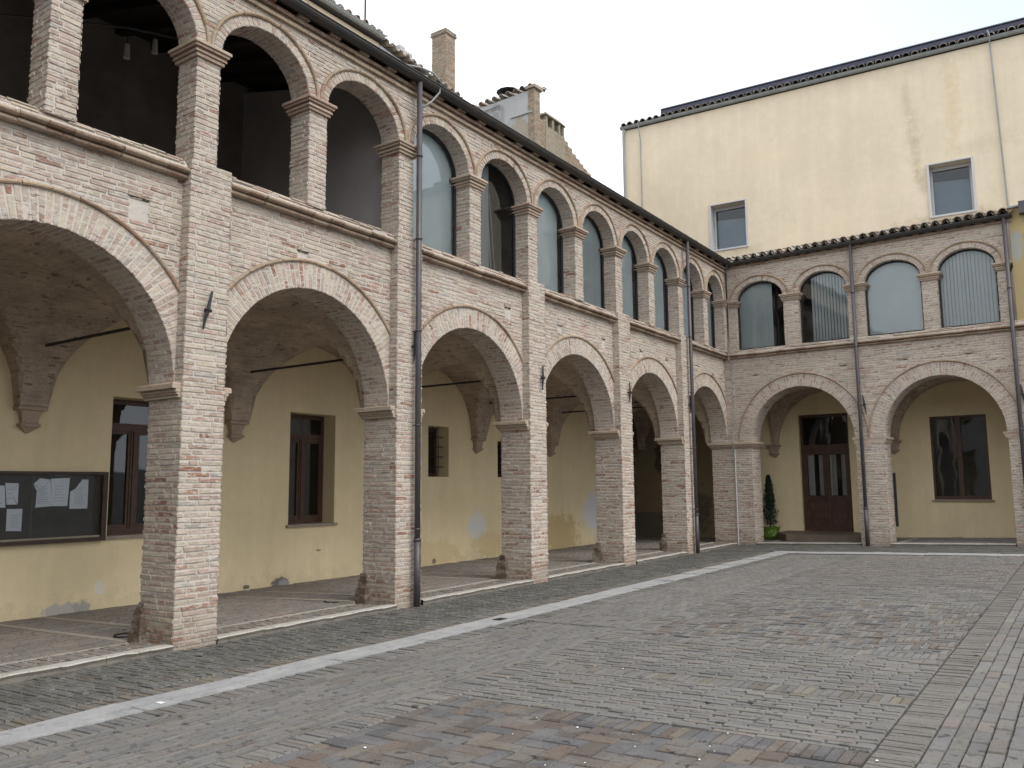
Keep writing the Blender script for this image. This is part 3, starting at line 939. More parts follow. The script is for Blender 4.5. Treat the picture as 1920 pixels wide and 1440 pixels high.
# strip beside the left arcade
mb = MB()
pave(mb, .05, 1.50, -8, 14.75, 'x', P=GREEN)
pave(mb, 1.525, 1.765, -8, 14.75, 'x', L=.235, P=TAN, W=.062)
pave(mb, 0.06, 12, .05, 2.15, 'x', P=GREEN, XY=XYB)
struct(mb.build('side_paving', 'paving'))
# main court
mb = MB()
Y1 = 14.12
pave(mb, 2.178, 2.45, -8, Y1, 'x', L=.265, P=GREY)
pave(mb, 2.455, 3.74, -8, Y1, 'y', P=GREY)
pave(mb, 3.745, 3.99, -8, Y1, 'x', L=.245, P=GREY)
herring(mb, 4.0, 6.975, -5.2, -.46, .138, 2, 0.0, BROWN, gap=.006)
yy = -.45
for (h, kind, P) in ((.24, 's', BROWN), (1.18, 'x', GREY), (.24, 's', TAN + GREY), (1.46, 'x', GREY), (.24, 's', GREY), (3.12, 'h', GREY + BROWN), (.24, 's', TAN + GREY),
                     (1.48, 'x', GREY), (.24, 's', TAN + GREY), (1.42, 'x', GREY + REDDISH), (.24, 's', TAN + REDDISH), (2.75, 'h', REDDISH), (.24, 's', GREY + REDDISH), (Y1 + .45 - 13.09, 'y', REDDISH + GREY)):
    a, b = yy + .002, yy + h - .002
    if kind == 's': pave(mb, 4.0, 6.975, a, b, 'y', L=h, W=.066, P=P)
    elif kind == 'h': herring(mb, 4.0, 6.975, a, b, .064, 4, 0.0, P)
    else: pave(mb, 4.0, 6.975, a, b, kind, P=P)
    yy += h
pave(mb, 7.23, 9.9, -6, Y1, 'y', L=.255, W=.094, P=GREY, gap=.007)
pave(mb, 9.91, 14, -3, Y1, 'x', P=GREY, L=.3, W=.12)
struct(mb.build('court_paving', 'paving'))
# smooth slab line
mb = MB()
pave(mb, 6.983, 7.222, -6, Y1, 'x', L=.239, W=.062, P=[((0.158, 0.146, 0.131), 3), ((0.152, 0.137, 0.124), 2)], gap=.0025)
struct(mb.build('soldier_course', 'paving'))
# white stone bands
mb = MB()
y = -8.0
while y < 14.3:
    e = min(14.3, y + U(.8, 1.3))
    if 14.3 - e < .5: e = 14.3
    paver(mb, rectp(1.772, 2.028, y + .003, e - .003, .003), (.4, .4, .4), zo=.006, h=(0, .002), inset=.003)
    paver(mb, rectp(2.038, 2.172, y + .003, e - .003, .003), (.4, .4, .4), zo=.004, h=(0, .002), inset=.003)
    y = e
p = [(1.772, 14.302), (2.172, 14.302), (2.18, 14.42), (1.772, 14.88)]
paver(mb, p, (.4, .4, .4), zo=.006, h=(0, .001))
x = 1.75
while x < 12:
    e = x + U(1.0, 1.5)
    q = rectp(x + .0015, e - .0015, 2.20, 2.66, 0)
    if x == 1.75: q = [(1.77, 2.20), (e - .0015, 2.20), (e - .0015, 2.66), (2.20, 2.66)]
    paver(mb, q, (.4, .4, .4), XYB, zo=.006, h=(0, .002), inset=.003)
    x = e
struct(mb.build('stone_band', 'band_stone'))
# corridor floor
AL = [-6.873, -3.437, 0.0, 3.4367, 6.9127, 10.4148, 13.7666, 17.1653]
PW = 0.557
mb = MB()
def sheet(mb, pts, zo, c=(.2, .2, .2)): mb.quad([(x, y, G(x, y) + zo) for x, y in pts], c)
sheet(mb, [(-7.5, -8), (-.10, -8), (-.10, 17.3), (-7.5, 17.3)], .044)
sheet(mb, [(-7.5, 17.3), (-.10, 17.3), (11, CY + .1 - .43), (11, 21), (-7.5, 21)], .044)
struct(mb.build('floor_bed', 'mortar_bed'))
mb = MB()
pave(mb, -.62, -.125, -3, 17.1, 'x', L=.235, P=DARKF, zo=.060)
ys = sorted([v for a in AL[1:7] for v in (a - .09, a + PW + .06)])
prev = -3.2
for i, s in enumerate(ys + [17.2]):
    pave(mb, -4.09, -.71, prev, s, 'y', L=.28, W=.075, P=DARKF, zo=.060)
    prev = s + .11
pave(mb, -6.5, .5, 17.35, 19.7, 'x', P=DARKF, W=.08, zo=.060)
pave(mb, .55, 9.5, -2.58, -.42, 'x', P=[((.19, .18, .175), 2), ((.16, .155, .15), 1)], W=.09, L=.3, XY=XYB, zo=.060)
struct(mb.build('corridor_floor', 'floor_brick'))
mb = MB()
paver(mb, rectp(-.70, -.625, -3, 17.1, 0), (.3, .3, .3), zo=.064, h=(0, .001))
for s in ys: paver(mb, rectp(-4.09, -.71, s + .003, s + .107, 0), (.3, .3, .3), zo=.064, h=(0, .001))
paver(mb, rectp(.55, 9.5, -.40, -.31, 0), (.3, .3, .3), XYB, zo=.064, h=(0, .001))
for s in (.75, 4.0): paver(mb, [(s, -2.58), (s + .13, -2.58), (s + .13, -.42), (s, -.42)], (.3, .3, .3), XYB, zo=.064, h=(0, .001))
struct(mb.build('floor_strip', 'floor_strip'))
# kerbs
mt, mf = MB(), MB()
def kerb(T, a0, a1, amp=1.0):
    x = a0
    while x < a1 - .01:
        e = x + U(.9, 1.4)
        if a1 - e < .4: e = a1
        n = max(2, int((e - x) / .09))
        for i in range(n):
            u0, u1 = x + (e - x) * i / n, x + (e - x) * (i + 1) / n
            def w(u): return amp * .018 * math.sin(u * 7.3) + amp * .012 * math.sin(u * 19.1) + amp * .008 * math.sin(u * 41)
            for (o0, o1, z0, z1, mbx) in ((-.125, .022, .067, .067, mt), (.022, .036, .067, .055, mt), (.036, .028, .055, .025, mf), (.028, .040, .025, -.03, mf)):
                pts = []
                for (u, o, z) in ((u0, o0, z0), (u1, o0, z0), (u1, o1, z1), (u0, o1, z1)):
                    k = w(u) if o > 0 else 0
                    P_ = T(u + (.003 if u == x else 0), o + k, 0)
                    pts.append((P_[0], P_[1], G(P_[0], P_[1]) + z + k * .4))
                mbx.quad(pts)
        x = e
for i in range(len(AL) - 1): kerb(TL, AL[i] + PW + .004, AL[i + 1] - .004)
kerb(TB, .535, 3.246, .25)
kerb(TB, 3.955, 6.615, .25)
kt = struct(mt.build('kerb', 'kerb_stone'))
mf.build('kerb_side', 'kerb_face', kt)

# ------------------------------------------------------------------ left wing
LW = thing('arcade_wing', (0, 8.5, 0), 'long two-storey brick arcade wing running down the left side of the courtyard', 'building')
for i, a in enumerate(AL[:-1]):
    rd = (lambda u, v: .32 if v < .26 else (.13 if v < 2.2 else .04)) if i < 4 else (lambda u, v: .30 if v < .35 else (.15 if v < 2.3 else .03))
    pr = pier(TL, a, a + PW, .65, -.35, 2.71, 5.43, parent=LW, red=rd, pil=.17)
    m = MB()
    moulding(m, TL, a, a + PW, -.655, -.03, [(2.70, 2.735, .03), (2.735, 2.76, .045), (2.76, 2.80, .06), (2.80, 2.862, .10)], 'lrb')
    m.build('capital', 'terracotta', pr)
    # worn foot stone on the corridor side
    m = MB()
    T0 = TL
    gzz = G(-.6, a)
    nn = 7
    for (x0, x1, o0, o1, z0, z1) in ((-.07, .10, -.74, -.50, -.05, .20), (-.045, .09, -.715, -.52, .20, .31), (-.02, .08, -.69, -.56, .31, .40)):
        c = (.13, .095, .07)
        bj = [U(-.02, .02) for _ in range(8)]
        A = [(a + x0 + bj[0], o0 + bj[1]), (a + x1, o0 + bj[2]), (a + x1, o1), (a + x0 + bj[3], o1)]
        B = [(a + x0 + .02 + bj[4], o0 + .02 + bj[5]), (a + x1, o0 + .02 + bj[6]), (a + x1, o1 - .02), (a + x0 + .02 + bj[7], o1 - .02)]
        m.hexa([TL(*q, z0 + gzz + .08) for q in A], [TL(*q, z1 + gzz + .08) for q in B], c)
    m.build('foot_stone', 'old_brick', pr)
for i in range(len(AL) - 1):
    b0, b1 = AL[i] + PW, AL[i + 1]
    ac, hw = (b0 + b1) / 2, (b1 - b0) / 2 - .004
    c0 = AL[i] + PW / 2
    c1 = AL[i + 1] + PW / 2 if i < len(AL) - 2 else 17.17
    hl = [[], [], [(-.0 - 2.95, -2.75, 4.7, 4.83)], [(1.72, 1.90, 4.72, 4.85)], [(6.40, 6.60, 4.70, 4.90), (5.6, 5.75, 4.72, 4.83)][:1], [(8.20, 8.36, 4.66, 4.86)], [(10.04 + 1.2, 11.4, 4.64, 4.82), (12.6, 12.76, 4.66, 4.80)], [(16.0, 16.14, 4.62, 4.72)]]
    # holes per bay
    hh = {2: [(1.70, 1.86, 4.68, 4.80)], 3: [(6.38, 6.54, 4.66, 4.86)], 4: [(8.16, 8.30, 4.64, 4.82), (9.95, 10.06, 4.62, 4.80)], 5: [(11.75, 11.88, 4.62, 4.78), (13.15, 13.26, 4.66, 4.74)], 6: [(16.2, 16.3, 4.62, 4.70)], 1: [(-.62, -.40, 4.62, 4.86)]}.get(i, [])
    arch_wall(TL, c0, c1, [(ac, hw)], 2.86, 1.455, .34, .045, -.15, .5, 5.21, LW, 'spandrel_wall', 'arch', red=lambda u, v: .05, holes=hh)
    m = MB()
    cornice(m, TL, b0, b1, -.115, 5.20)
    m.build('cornice', 'terracotta', LW)
    m = MB()
    m.box(c0, c1, -.46, -.17, 5.205, 5.425, TL, MORT)
    m.build('parapet', 'brick', LW)
# upper storey
UP = [-6.82, -5.05, -3.38, -1.60, 0.05, 1.745, 3.50, 5.225, 6.985, 8.69, 10.42, 12.08, 13.80, 15.45]
UW = .325
for a in UP:
    pr = pier(TL, a, a + UW, .38, 5.40, 6.71, 6.71, of=-.045, pil=0, parent=LW, name='upper_pier', red=lambda u, v: .04)
    m = MB()
    moulding(m, TL, a, a + UW, -.425, -.045, [(6.70, 6.745, .025), (6.745, 6.775, .045), (6.775, 6.80, .03), (6.80, 6.835, .065), (6.835, 6.875, .085)], 'lrfb')
    m.build('upper_capital', 'terracotta', pr)
pr = pier(TL, 16.97, 17.21, .38, 5.40, 6.71, 6.71, of=-.045, pil=0, parent=LW, name='upper_pier', red=lambda u, v: .04)
m = MB()
moulding(m, TL, 16.97, 17.20, -.425, -.045, [(6.70, 6.745, .025), (6.745, 6.775, .045), (6.775, 6.80, .03), (6.80, 6.835, .065), (6.835, 6.875, .085)], 'lfb')
m.build('upper_capital', 'terracotta', pr)
ops = []
for i in range(len(UP)):
    b0 = UP[i] + UW
    b1 = UP[i + 1] if i + 1 < len(UP) else 16.97
    ops.append(((b0 + b1) / 2, (b1 - b0) / 2 - .003))
arch_wall(TL, UP[0], 17.21, ops, 6.872, .60, .125, .045, -.045, .38, 7.80, LW, 'upper_wall', 'upper_arch', red=lambda u, v: .04, hoodp=.04)
# eaves
m = MB()
x = -7.0
while x < 17.1:
    e = x + .28
    c = pal([((0.40, 0.31, 0.23), 2), ((0.42, 0.33, 0.235), 2), ((0.33, 0.22, 0.165), 1)])
    m.box(x + .002, e - .002, -.10, -.005 + U(-.004, .004), 7.705, 7.745, TL, c)
    c = pal([((0.34, 0.27, 0.20), 2), ((0.30, 0.20, 0.15), 2)])
    m.box(x + .002, e - .002, -.10, .0 + U(-.006, .006), 7.802, 7.855, TL, c)
    c = pal([((0.34, 0.27, 0.20), 2), ((0.28, 0.18, 0.13), 2)])
    if int((x + 7.0) / .28 + .5) % 2 == 0: m.box(x + .06, x + .24, -.10, .05 + U(-.01, .01), 7.857, 7.90, TL, c)
    x = e
m.build('eave_cornice', 'terracotta', LW)
m = MB()
halfpipe(m, TL, -7.2, 17.08, .09, 7.965, .092)
for x in np.arange(-6.5, 17, .9): m.tube([TL(x, -.02, 7.99), TL(x, .09, 7.98), TL(x, .182, 7.968)], .008, 5)
m.build('gutter', 'gutter_metal', LW, smooth=False)
m = MB()
m.hexa([TL(-7.2, .03, 7.905), TL(20.5, .03, 7.905), TL(20.5, -4.6, 9.16), TL(-7.2, -4.6, 9.16)], [TL(-7.2, .03, 7.975), TL(20.5, .03, 7.975), TL(20.5, -4.6, 9.24), TL(-7.2, -4.6, 9.24)], (.1, .1, .1))
for x in np.arange(-6.8, 3.6, .62): m.hexa([TL(x, -.43, 7.90), TL(x + .12, -.43, 7.90), TL(x + .12, -4.1, 8.90), TL(x, -4.1, 8.90)], [TL(x, -.43, 8.02), TL(x + .12, -.43, 8.02), TL(x + .12, -4.1, 9.02), TL(x, -4.1, 9.02)], (.1, .1, .1))
rfd = m.build('roof_deck', 'roof_timber', LW)
m = MB()
coppi(m, TL, -7.2, 17.05, .04, 7.965, -4.6, 9.24)
m.build('roof_tiles', 'tile', rfd)
# floor slab, rear walls, loft
m = MB()
m.box(-7.2, 19.7, -4.1, -.47, 4.72, 4.95, TL)
m.build('floor_slab', 'loft_wall', LW)
m = MB()
XR = -4.1
WH = [(-1.9, -.75, 1.0, 3.12, .39), (1.54, 2.67, 1.0, 3.12, .39), (4.985, 6.12, 1.02, 3.12, .39), (8.935, 9.665, 1.93, 3.08, .42), (11.61, 12.30, 1.93, 2.84, .42)]
wall_grid(m, lambda u, v, h: (XR + h, u, v), -7.2, 17.9, -.3, 4.8, WH)
m.quad([(XR, 17.9, -.3), (XR - 3, 17.9, -.3), (XR - 3, 17.9, 4.8), (XR, 17.9, 4.8)])
rw = m.build('rear_wall', 'yellow_plaster', LW)
m = MB()
m.quad([(XR, -7.2, 4.8), (XR, 20, 4.8), (XR, 20, 9.1), (XR, -7.2, 9.1)])
m.quad([(XR, -7.2, -.3), (-.1, -7.2, -.3), (-.1, -7.2, 7.9), (XR, -7.2, 9.0)])
m.quad([(XR, 17.55, 4.95), (-.2, 17.55, 4.95), (-.2, 17.55, 7.9), (XR, 17.55, 9.0)])
m.build('loft_wall', 'loft_wall', LW)
m = MB()
m.quad([(-.42, 3.72, 4.95), (XR, 3.72, 4.95), (XR, 3.72, 8.9), (-.42, 3.72, 8.0)])
m.build('loft_partition', 'loft_partition', LW)
# windows of the lower rear wall
for (a, b, z0, z1, d) in WH[:3]:
    casement(TL, a + .01, b - .01, z0 + .01, z1 - .01, XR - d + .07, LW, transom=2.62, sill=(XR - d + .07, XR + .05))
for (a, b, z0, z1, d) in WH[3:]:
    f = casement(TL, a + .01, b - .01, z0 + .01, z1 - .01, XR - d + .07, LW, mull=False, sill=None, name='small_window')
    g = MB()
    n = 4
    for k in range(1, n): g.tube([TL(a + (b - a) * k / n, XR - .17, z0), TL(a + (b - a) * k / n + .01 * (-1) ** k, XR - .15, (z0 + z1) / 2), TL(a + (b - a) * k / n, XR - .17, z1)], .011, 5)
    for k in range(1, 5): g.tube([TL(a, XR - .17, z0 + (z1 - z0) * k / 5), TL(b, XR - .17, z0 + (z1 - z0) * k / 5)], .011, 5)
    g.build('grille', 'iron', f)
# vaults, corbels, tie rods
CB = [a + .30 for a in AL[:-1]] + [17.42]
for i in range(len(CB) - 1): vault(TL, CB[i], CB[i + 1], -.64, XR, 2.87, 4.42, 'vault', LW, m=.19)
vault(TL, 17.42, 19.75, -.66, XR, 2.87, 4.30, 'vault', LW, m=.19)
for i, a in enumerate(CB): corbel(TL, a, XR, 0, LW)
for a in CB[1:-1]:
    m = MB()
    m.tube([TL(a, XR + .05, 3.70), TL(a, -.10, 3.70)], .022, 6)
    m.build('tie_rod', 'iron', LW)
for a, tilt, z in ((.255, .10, 3.71), (3.77, .01, 3.77), (7.29, .02, 3.66), (10.79, .02, 3.70), (14.12, .01, 3.70)):
    m = MB()
    pts = [TL(a + tilt * .5, .035, z + .225), TL(a + tilt * .2, .038, z + .09), TL(a, .045, z), TL(a - tilt * .3, .038, z - .1), TL(a - tilt * .5, .035, z - .225)]
    m.tube(pts[:3], .013, 6, r_end=.024)
    m.tube(pts[2:], .024, 6, r_end=.010)
    m.tube([TL(a - .04, .045, z + .003), TL(a + .04, .045, z - .004)], .02, 6)
    m.tube([TL(a, -.02, z), TL(a, .075, z)], .02, 6)
    m.build('wall_anchor', 'iron', LW)
# downpipes
def downpipe(T, a, o, z0, z1, parent, mat='pipe_metal', r=.044, clamps=(1.1, 2.6, 4.0, 5.4, 6.7), shoe=True):
    m = MB()
    m.tube([T(a, o, z0), T(a, o, z1)], r, 12)
    for z in clamps:
        m.tube([T(a, o, z - .012), T(a, o, z + .012)], r + .010, 12)
        m.tube([T(a - .0, o, z), T(a, -.02, z)], .008, 5)
    if shoe:
        m.tube([T(a, o, z0), T(a, o, z0 + .95)], r + .006, 12)
        m.tube([T(a, o, z0 + .93), T(a, o, z0 + .97)], r + .012, 12)
    return m.build('downpipe', mat, parent, smooth=True)
downpipe(TL, 3.79, .095, G(0, 3.8) - .01, 7.90, LW)
downpipe(TL, 14.13, .095, G(0, 14.1) - .01, 7.90, LW)
m = MB()
m.tube([TL(3.60, .02, 8.10), TL(3.85, .06, 8.16), TL(4.08, .12, 8.15), TL(4.20, .17, 8.03), TL(4.18, .17, 7.85), TL(4.05, .10, 7.66), TL(3.86, .06, 7.50)], .016, 7)
m.build('hose', 'grey_metal', LW, smooth=True)
# glazing of the upper arches
spec = {6: ([(0, 1, .12)], False), 7: ([(0.0, .45, 1.05)], True), 8: ([(0, .92, .12)], False), 9: ([(0, .95, .75)], False), 10: ([(0, .85, .3)], False), 11: ([(0, .9, .3)], False), 12: ([(0, .9, .3)], False), 13: ([(0, .9, .3)], False)}
for i, (bl, wi) in spec.items():
    ac, hw = ops[i]
    glazed_arch(TL, ac, hw, 5.46, 6.872, .60, -.33, LW, bl, wi)

# ------------------------------------------------------------------ back wing
BW = thing('arcade_wing', TB(3.5, 0, .1), 'short two-storey brick arcade wing at the far end with a timber door behind its arch', 'building')
PB = [(-.65, .53), (3.25, 3.95), (6.62, 10.2)]
for i, (a, b) in enumerate(PB):
    pr = pier(TB, a, b, .65, -.2, 2.71, 2.71, pil=0, parent=BW, red=(lambda u, v: .22 if v < 1.5 else .05) if i == 0 else (lambda u, v: .05))
    m = MB()
    moulding(m, TB, a, b, -.655, -.002, [(2.70, 2.735, .03), (2.735, 2.76, .045), (2.76, 2.80, .06), (2.80, 2.862, .09)] if i != 1 else [(2.70, 2.735, .02), (2.735, 2.80, .035), (2.80, 2.862, .075)], 'lrfb' if i == 0 else 'lrb')
    m.build('capital', 'terracotta', pr)
    if i: 
        m = MB(); m.box(a + .012, b - .012, -.6, -.012, 2.69, 2.87, TB, MORT)
        rows(m, lambda u, v, h: TB(u, -.012 + h, v), 2.70, 2.86, lambda v: [(a, b)])
        m.build('pier_head', 'brick', pr)
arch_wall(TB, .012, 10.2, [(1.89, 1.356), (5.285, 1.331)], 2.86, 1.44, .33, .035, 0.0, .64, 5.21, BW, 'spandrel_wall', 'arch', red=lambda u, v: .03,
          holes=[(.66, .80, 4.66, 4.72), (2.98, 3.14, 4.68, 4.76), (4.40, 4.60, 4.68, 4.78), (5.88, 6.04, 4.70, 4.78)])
m = MB()                                                       # corner strip above the corner pier
m.box(-.165, .012, -.3, -.012, 2.86, 5.21, TB, MORT)
rows(m, lambda u, v, h: TB(u, -.012 + h, v), 2.87, 5.21, lambda v: [(-.165, .015)])
m.build('corner_strip', 'brick', BW)
m = MB(); cornice(m, TB, .0, 10.2, .005, 5.20); m.build('cornice', 'terracotta', BW)
m = MB(); m.box(.0, 10.2, -.46, -.02, 5.205, 5.425, TB, MORT); m.build('parapet', 'brick', BW)
UB = [(0, .226), (1.565, 1.985), (3.245, 3.675), (5.02, 5.39), (6.66, 6.90)]
for i, (a, b) in enumerate(UB):
    pr = pier(TB, a + (.0 if i else -.02), b, .38, 5.40, 6.69, 6.69, of=-.03, pil=0, parent=BW, name='upper_pier', red=lambda u, v: .03)
    m = MB()
    moulding(m, TB, a, b, -.41, -.03, [(6.67, 6.715, .025), (6.715, 6.745, .045), (6.745, 6.77, .03), (6.77, 6.805, .065), (6.805, 6.845, .085)], 'rfb' if i == 0 else 'lrfb')
    m.build('upper_capital', 'terracotta', pr)
opb = [((UB[i][1] + UB[i + 1][0]) / 2, (UB[i + 1][0] - UB[i][1]) / 2 - .003) for i in range(4)]
arch_wall(TB, 0, 6.90, opb, 6.842, .50, .135, .05, -.03, .38, 7.80, BW, 'upper_wall', 'upper_arch', red=lambda u, v: .03, hoodp=.04)
for (ac, hw), bl in zip(opb, ([(0, .70, .12)], [(.22, 1, .5)], [(0, 1, .10)], [(0, 1, .5)])):
    glazed_arch(TB, ac, hw, 5.455, 6.842, .50, -.19, BW, bl)
m = MB()
x = .05
while x < 6.9:
    c = pal([((0.38, 0.29, 0.22), 2), ((0.40, 0.31, 0.225), 2), ((0.33, 0.22, 0.165), 1)])
    m.box(x + .002, x + .278, -.09, .0, 7.802, 7.855, TB, c)
    m.box(x + .10, x + .24, -.09, .05, 7.857, 7.90, TB, pal([((0.30, 0.22, 0.16), 2)]))
    x += .28
m.build('eave_cornice', 'terracotta', BW)
m = MB(); halfpipe(m, TB, .09, 7.08, .085, 7.94, .08); m.build('gutter', 'gutter_metal', BW)
m = MB()
m.hexa([TB(-4.0, .03, 7.905), TB(7.02, .03, 7.905), TB(7.02, -3.6, 8.86), TB(-4.0, -3.6, 8.86)], [TB(-4.0, .03, 7.972), TB(7.02, .03, 7.972), TB(7.02, -3.6, 8.93), TB(-4.0, -3.6, 8.93)], (.1, .1, .1))
rd2 = m.build('roof_deck', 'roof_timber', BW)
m = MB(); coppi(m, TB, .02, 7.02, .10, 7.985, -3.0, 8.79, r=.098, pitch=.24); m.build('roof_tiles', 'tile', rd2)
m = MB(); m.box(-.6, 10.2, -2.6, -.42, 4.72, 4.95, TB); m.build('floor_slab', 'loft_wall', BW)
OR = -2.6
DH = (.985, 2.40, .33, 3.73, .22)
WH2 = (4.53, 5.88, 1.25, 3.48, .06)
m = MB()
wall_grid(m, lambda u, v, h: TB(u, OR + h, v), -.7, 10.2, -.3, 4.8, [DH, WH2])
m.build('rear_wall', 'yellow_plaster', BW)
m = MB()
wall_grid(m, lambda u, v, h: TB(u, OR + h, v), -7.5, -.7, -.3, 4.8, [])
m.quad([TB(-7.1, OR, -.3), TB(-7.1, -.5, -.3), TB(-7.1, -.5, 4.8), TB(-7.1, OR, 4.8)])
m.quad([TB(-7.1, -.3, 4.45), TB(-4.05, -.3, 4.45), TB(-4.05, OR, 4.45), TB(-7.1, OR, 4.45)])
m.build('end_wall', 'end_plaster', BW)
m = MB(); m.quad([TB(-.6, OR, 4.9), TB(10.2, OR, 4.9), TB(10.2, OR, 8.6), TB(-.6, OR, 8.6)]); m.quad([TB(6.9, OR, 4.9), TB(6.9, -.4, 4.9), TB(6.9, -.4, 8.0), TB(6.9, OR, 8.6)])
m.build('loft_wall', 'loft_wall', BW)
m = MB(); m.quad([TB(-.2, -.6, 4.9), TB(-.2, OR, 4.9), TB(-.2, OR, 8.6), TB(-.2, -.6, 8.0)]); m.build('loft_partition', 'loft_wall', BW)
for (a, b) in ((-.66, .25), (.25, 3.6), (3.6, 6.96), (6.96, 10.2)): vault(TB, a, b, -.645, OR, 2.87, 4.40, 'vault', BW, m=.14 if a != -.66 else .02)
for a in (.25, 3.6, 6.96): corbel(TB, a, OR, 0, BW)
m = MB()
for a, z in ((3.535, 3.69), (6.99, 3.69)):
    m = MB()
    m.tube([TB(a - .03, .035, z + .24), TB(a, .045, z)], .012, 6, r_end=.024); m.tube([TB(a, .045, z), TB(a + .035, .035, z - .24)], .024, 6, r_end=.010)
    m.tube([TB(a - .04, .045, z - .005), TB(a + .04, .045, z + .004)], .02, 6)
    m.build('wall_anchor', 'iron', BW)
for a in (3.6,):
    m = MB(); m.tube([TB(a, OR + .05, 3.62), TB(a, -.1, 3.62)], .02, 6); m.build('tie_rod', 'iron', BW)
downpipe(TB, 3.43, .095, gz(TB, 3.43, .1) - .01, 7.90, BW, clamps=(.75, 2.2, 3.7, 5.2, 6.6))
downpipe(TB, 6.905, .095, gz(TB, 6.9, .1) - .01, 7.90, BW, clamps=(1.3, 2.9, 4.5, 6.2))
# corner cable and its white conduit
m = MB()
m.tube([TB(.05, .06, 8.0), TB(.02, .02, 7.4), TB(.035, .02, 6.1), TB(.06, .035, 5.62), TB(.03, .10, 5.42), TB(.03, .12, 5.25), TB(.05, .02, 5.1), TB(.05, .02, 3.4), TB(.045, .10, 2.86), TB(.045, .10, 2.70), TB(.05, .03, 2.6)], .011, 6)
m.build('cable', 'grey_metal', BW)
m = MB(); m.tube([TB(.05, .03, 2.66), TB(.05, .03, gz(TB, .05, 0))], .017, 8)
for z in (.5, 1.1, 1.7, 2.3): m.tube([TB(.05, .03, z), TB(.05, .03, z + .03)], .022, 8)
m.build('conduit', 'white_paint', BW)
m = MB(); m.box(-.02, .14, .10, .17, 7.98, 8.04, TB); m.tube([TB(.09, .13, 7.98), TB(.085, .15, 7.86)], .014, 6); m.tube([TB(.10, .06, 8.02), TB(.10, .0, 8.16)], .018, 6)
m.build('gutter_joint', 'white_paint', BW)
# door
fr = MB()
a, b, z0, z1, d = DH
O0 = OR - d + .10
fr.box(a, a + .075, O0 - .08, O0, z0, z1, TB); fr.box(b - .075, b, O0 - .08, O0, z0, z1, TB)
fr.box(a + .075, b - .075, O0 - .08, O0 - .002, z1 - .08, z1, TB); fr.box(a + .075, b - .075, O0 - .08, O0 + .008, 2.66, 2.84, TB)
dr = fr.build('door_frame', 'wood', BW)
g = MB(); g.quad([TB(a, O0 - .06, 2.8), TB(b, O0 - .06, 2.8), TB(b, O0 - .06, z1 - .02), TB(a, O0 - .06, z1 - .02)]); g.build('transom_pane', 'glass', dr)
am = (a + b) / 2
for (p, q) in ((a + .077, am - .003), (am + .003, b - .077)):
    m = MB()
    st = .085
    m.box(p, p + st, O0 - .06, O0 - .012, z0 + .01, 2.658, TB); m.box(q - st, q, O0 - .06, O0 - .012, z0 + .01, 2.658, TB)
    m.box(p + st, q - st, O0 - .06, O0 - .014, 2.56, 2.658, TB); m.box(p + st, q - st, O0 - .06, O0 - .014, 1.24, 1.34, TB); m.box(p + st, q - st, O0 - .06, O0 - .014, z0 + .01, z0 + .12, TB)
    m.box(p + st, q - st, O0 - .055, O0 - .035, z0 + .12, 1.24, TB)
    for (za, zb) in ((z0 + .16, .70), (.76, 1.20)): m.box(p + st + .04, q - st - .04, O0 - .035, O0 - .018, za, zb, TB)
    m.box(p + st, q - st, O0 - .035, O0 - .012, .70, .76, TB)
    lf = m.build('door', 'wood', BW)
    g = MB(); g.quad([TB(p + st, O0 - .04, 1.34), TB(q - st, O0 - .04, 1.34), TB(q - st, O0 - .04, 2.56), TB(p + st, O0 - .04, 2.56)]); g.build('pane', 'glass', lf)
    cu = MB()
    nn = 10
    for k in range(nn):
        u0, u1 = p + st + (q - p - 2 * st) * k / nn, p + st + (q - p - 2 * st) * (k + 1) / nn
        if 3 < k < 7: continue
        wv0, wv1 = .012 * math.sin(k * 2.1), .012 * math.sin((k + 1) * 2.1)
        cu.quad([TB(u0, O0 - .1 + wv0, 1.36), TB(u1, O0 - .1 + wv1, 1.36), TB(u1, O0 - .1 + wv1, 2.54), TB(u0, O0 - .1 + wv0, 2.54)])
    cu.build('curtain', 'curtain', lf)
    if p < am - .1:
        h = MB(); h.tube([TB(q - .03, O0 - .012, 1.29), TB(q - .03, O0 + .045, 1.29), TB(q - .15, O0 + .045, 1.29)], .012, 6); h.box(q - .05, q - .01, O0 - .012, O0 - .004, 1.2, 1.38, TB); h.build('handle', 'iron', lf)
r = MB(); dark_box(r, TB, a - .3, b + .3, z0 - .05, z1 + .2, O0 - .082, O0 - 1.6); r.build('room', 'dark_room', dr)
m = MB()
hz = .335
poly = [(1.06, -.55), (3.22, -.55), (3.22, OR), (.45, OR), (.62, -1.2)]
poly = [(1.15, -.62), (3.22, -.62), (3.22, OR), (.55, OR), (.60, -1.5)]
m.quad([TB(x, y, hz) for x, y in poly])
for i in range(len(poly)):
    p, q = poly[i], poly[(i + 1) % len(poly)]
    m.quad([TB(p[0], p[1], -.1), TB(q[0], q[1], -.1), TB(q[0], q[1], hz), TB(p[0], p[1], hz)])
m.build('door_step', 'step_stone', BW)
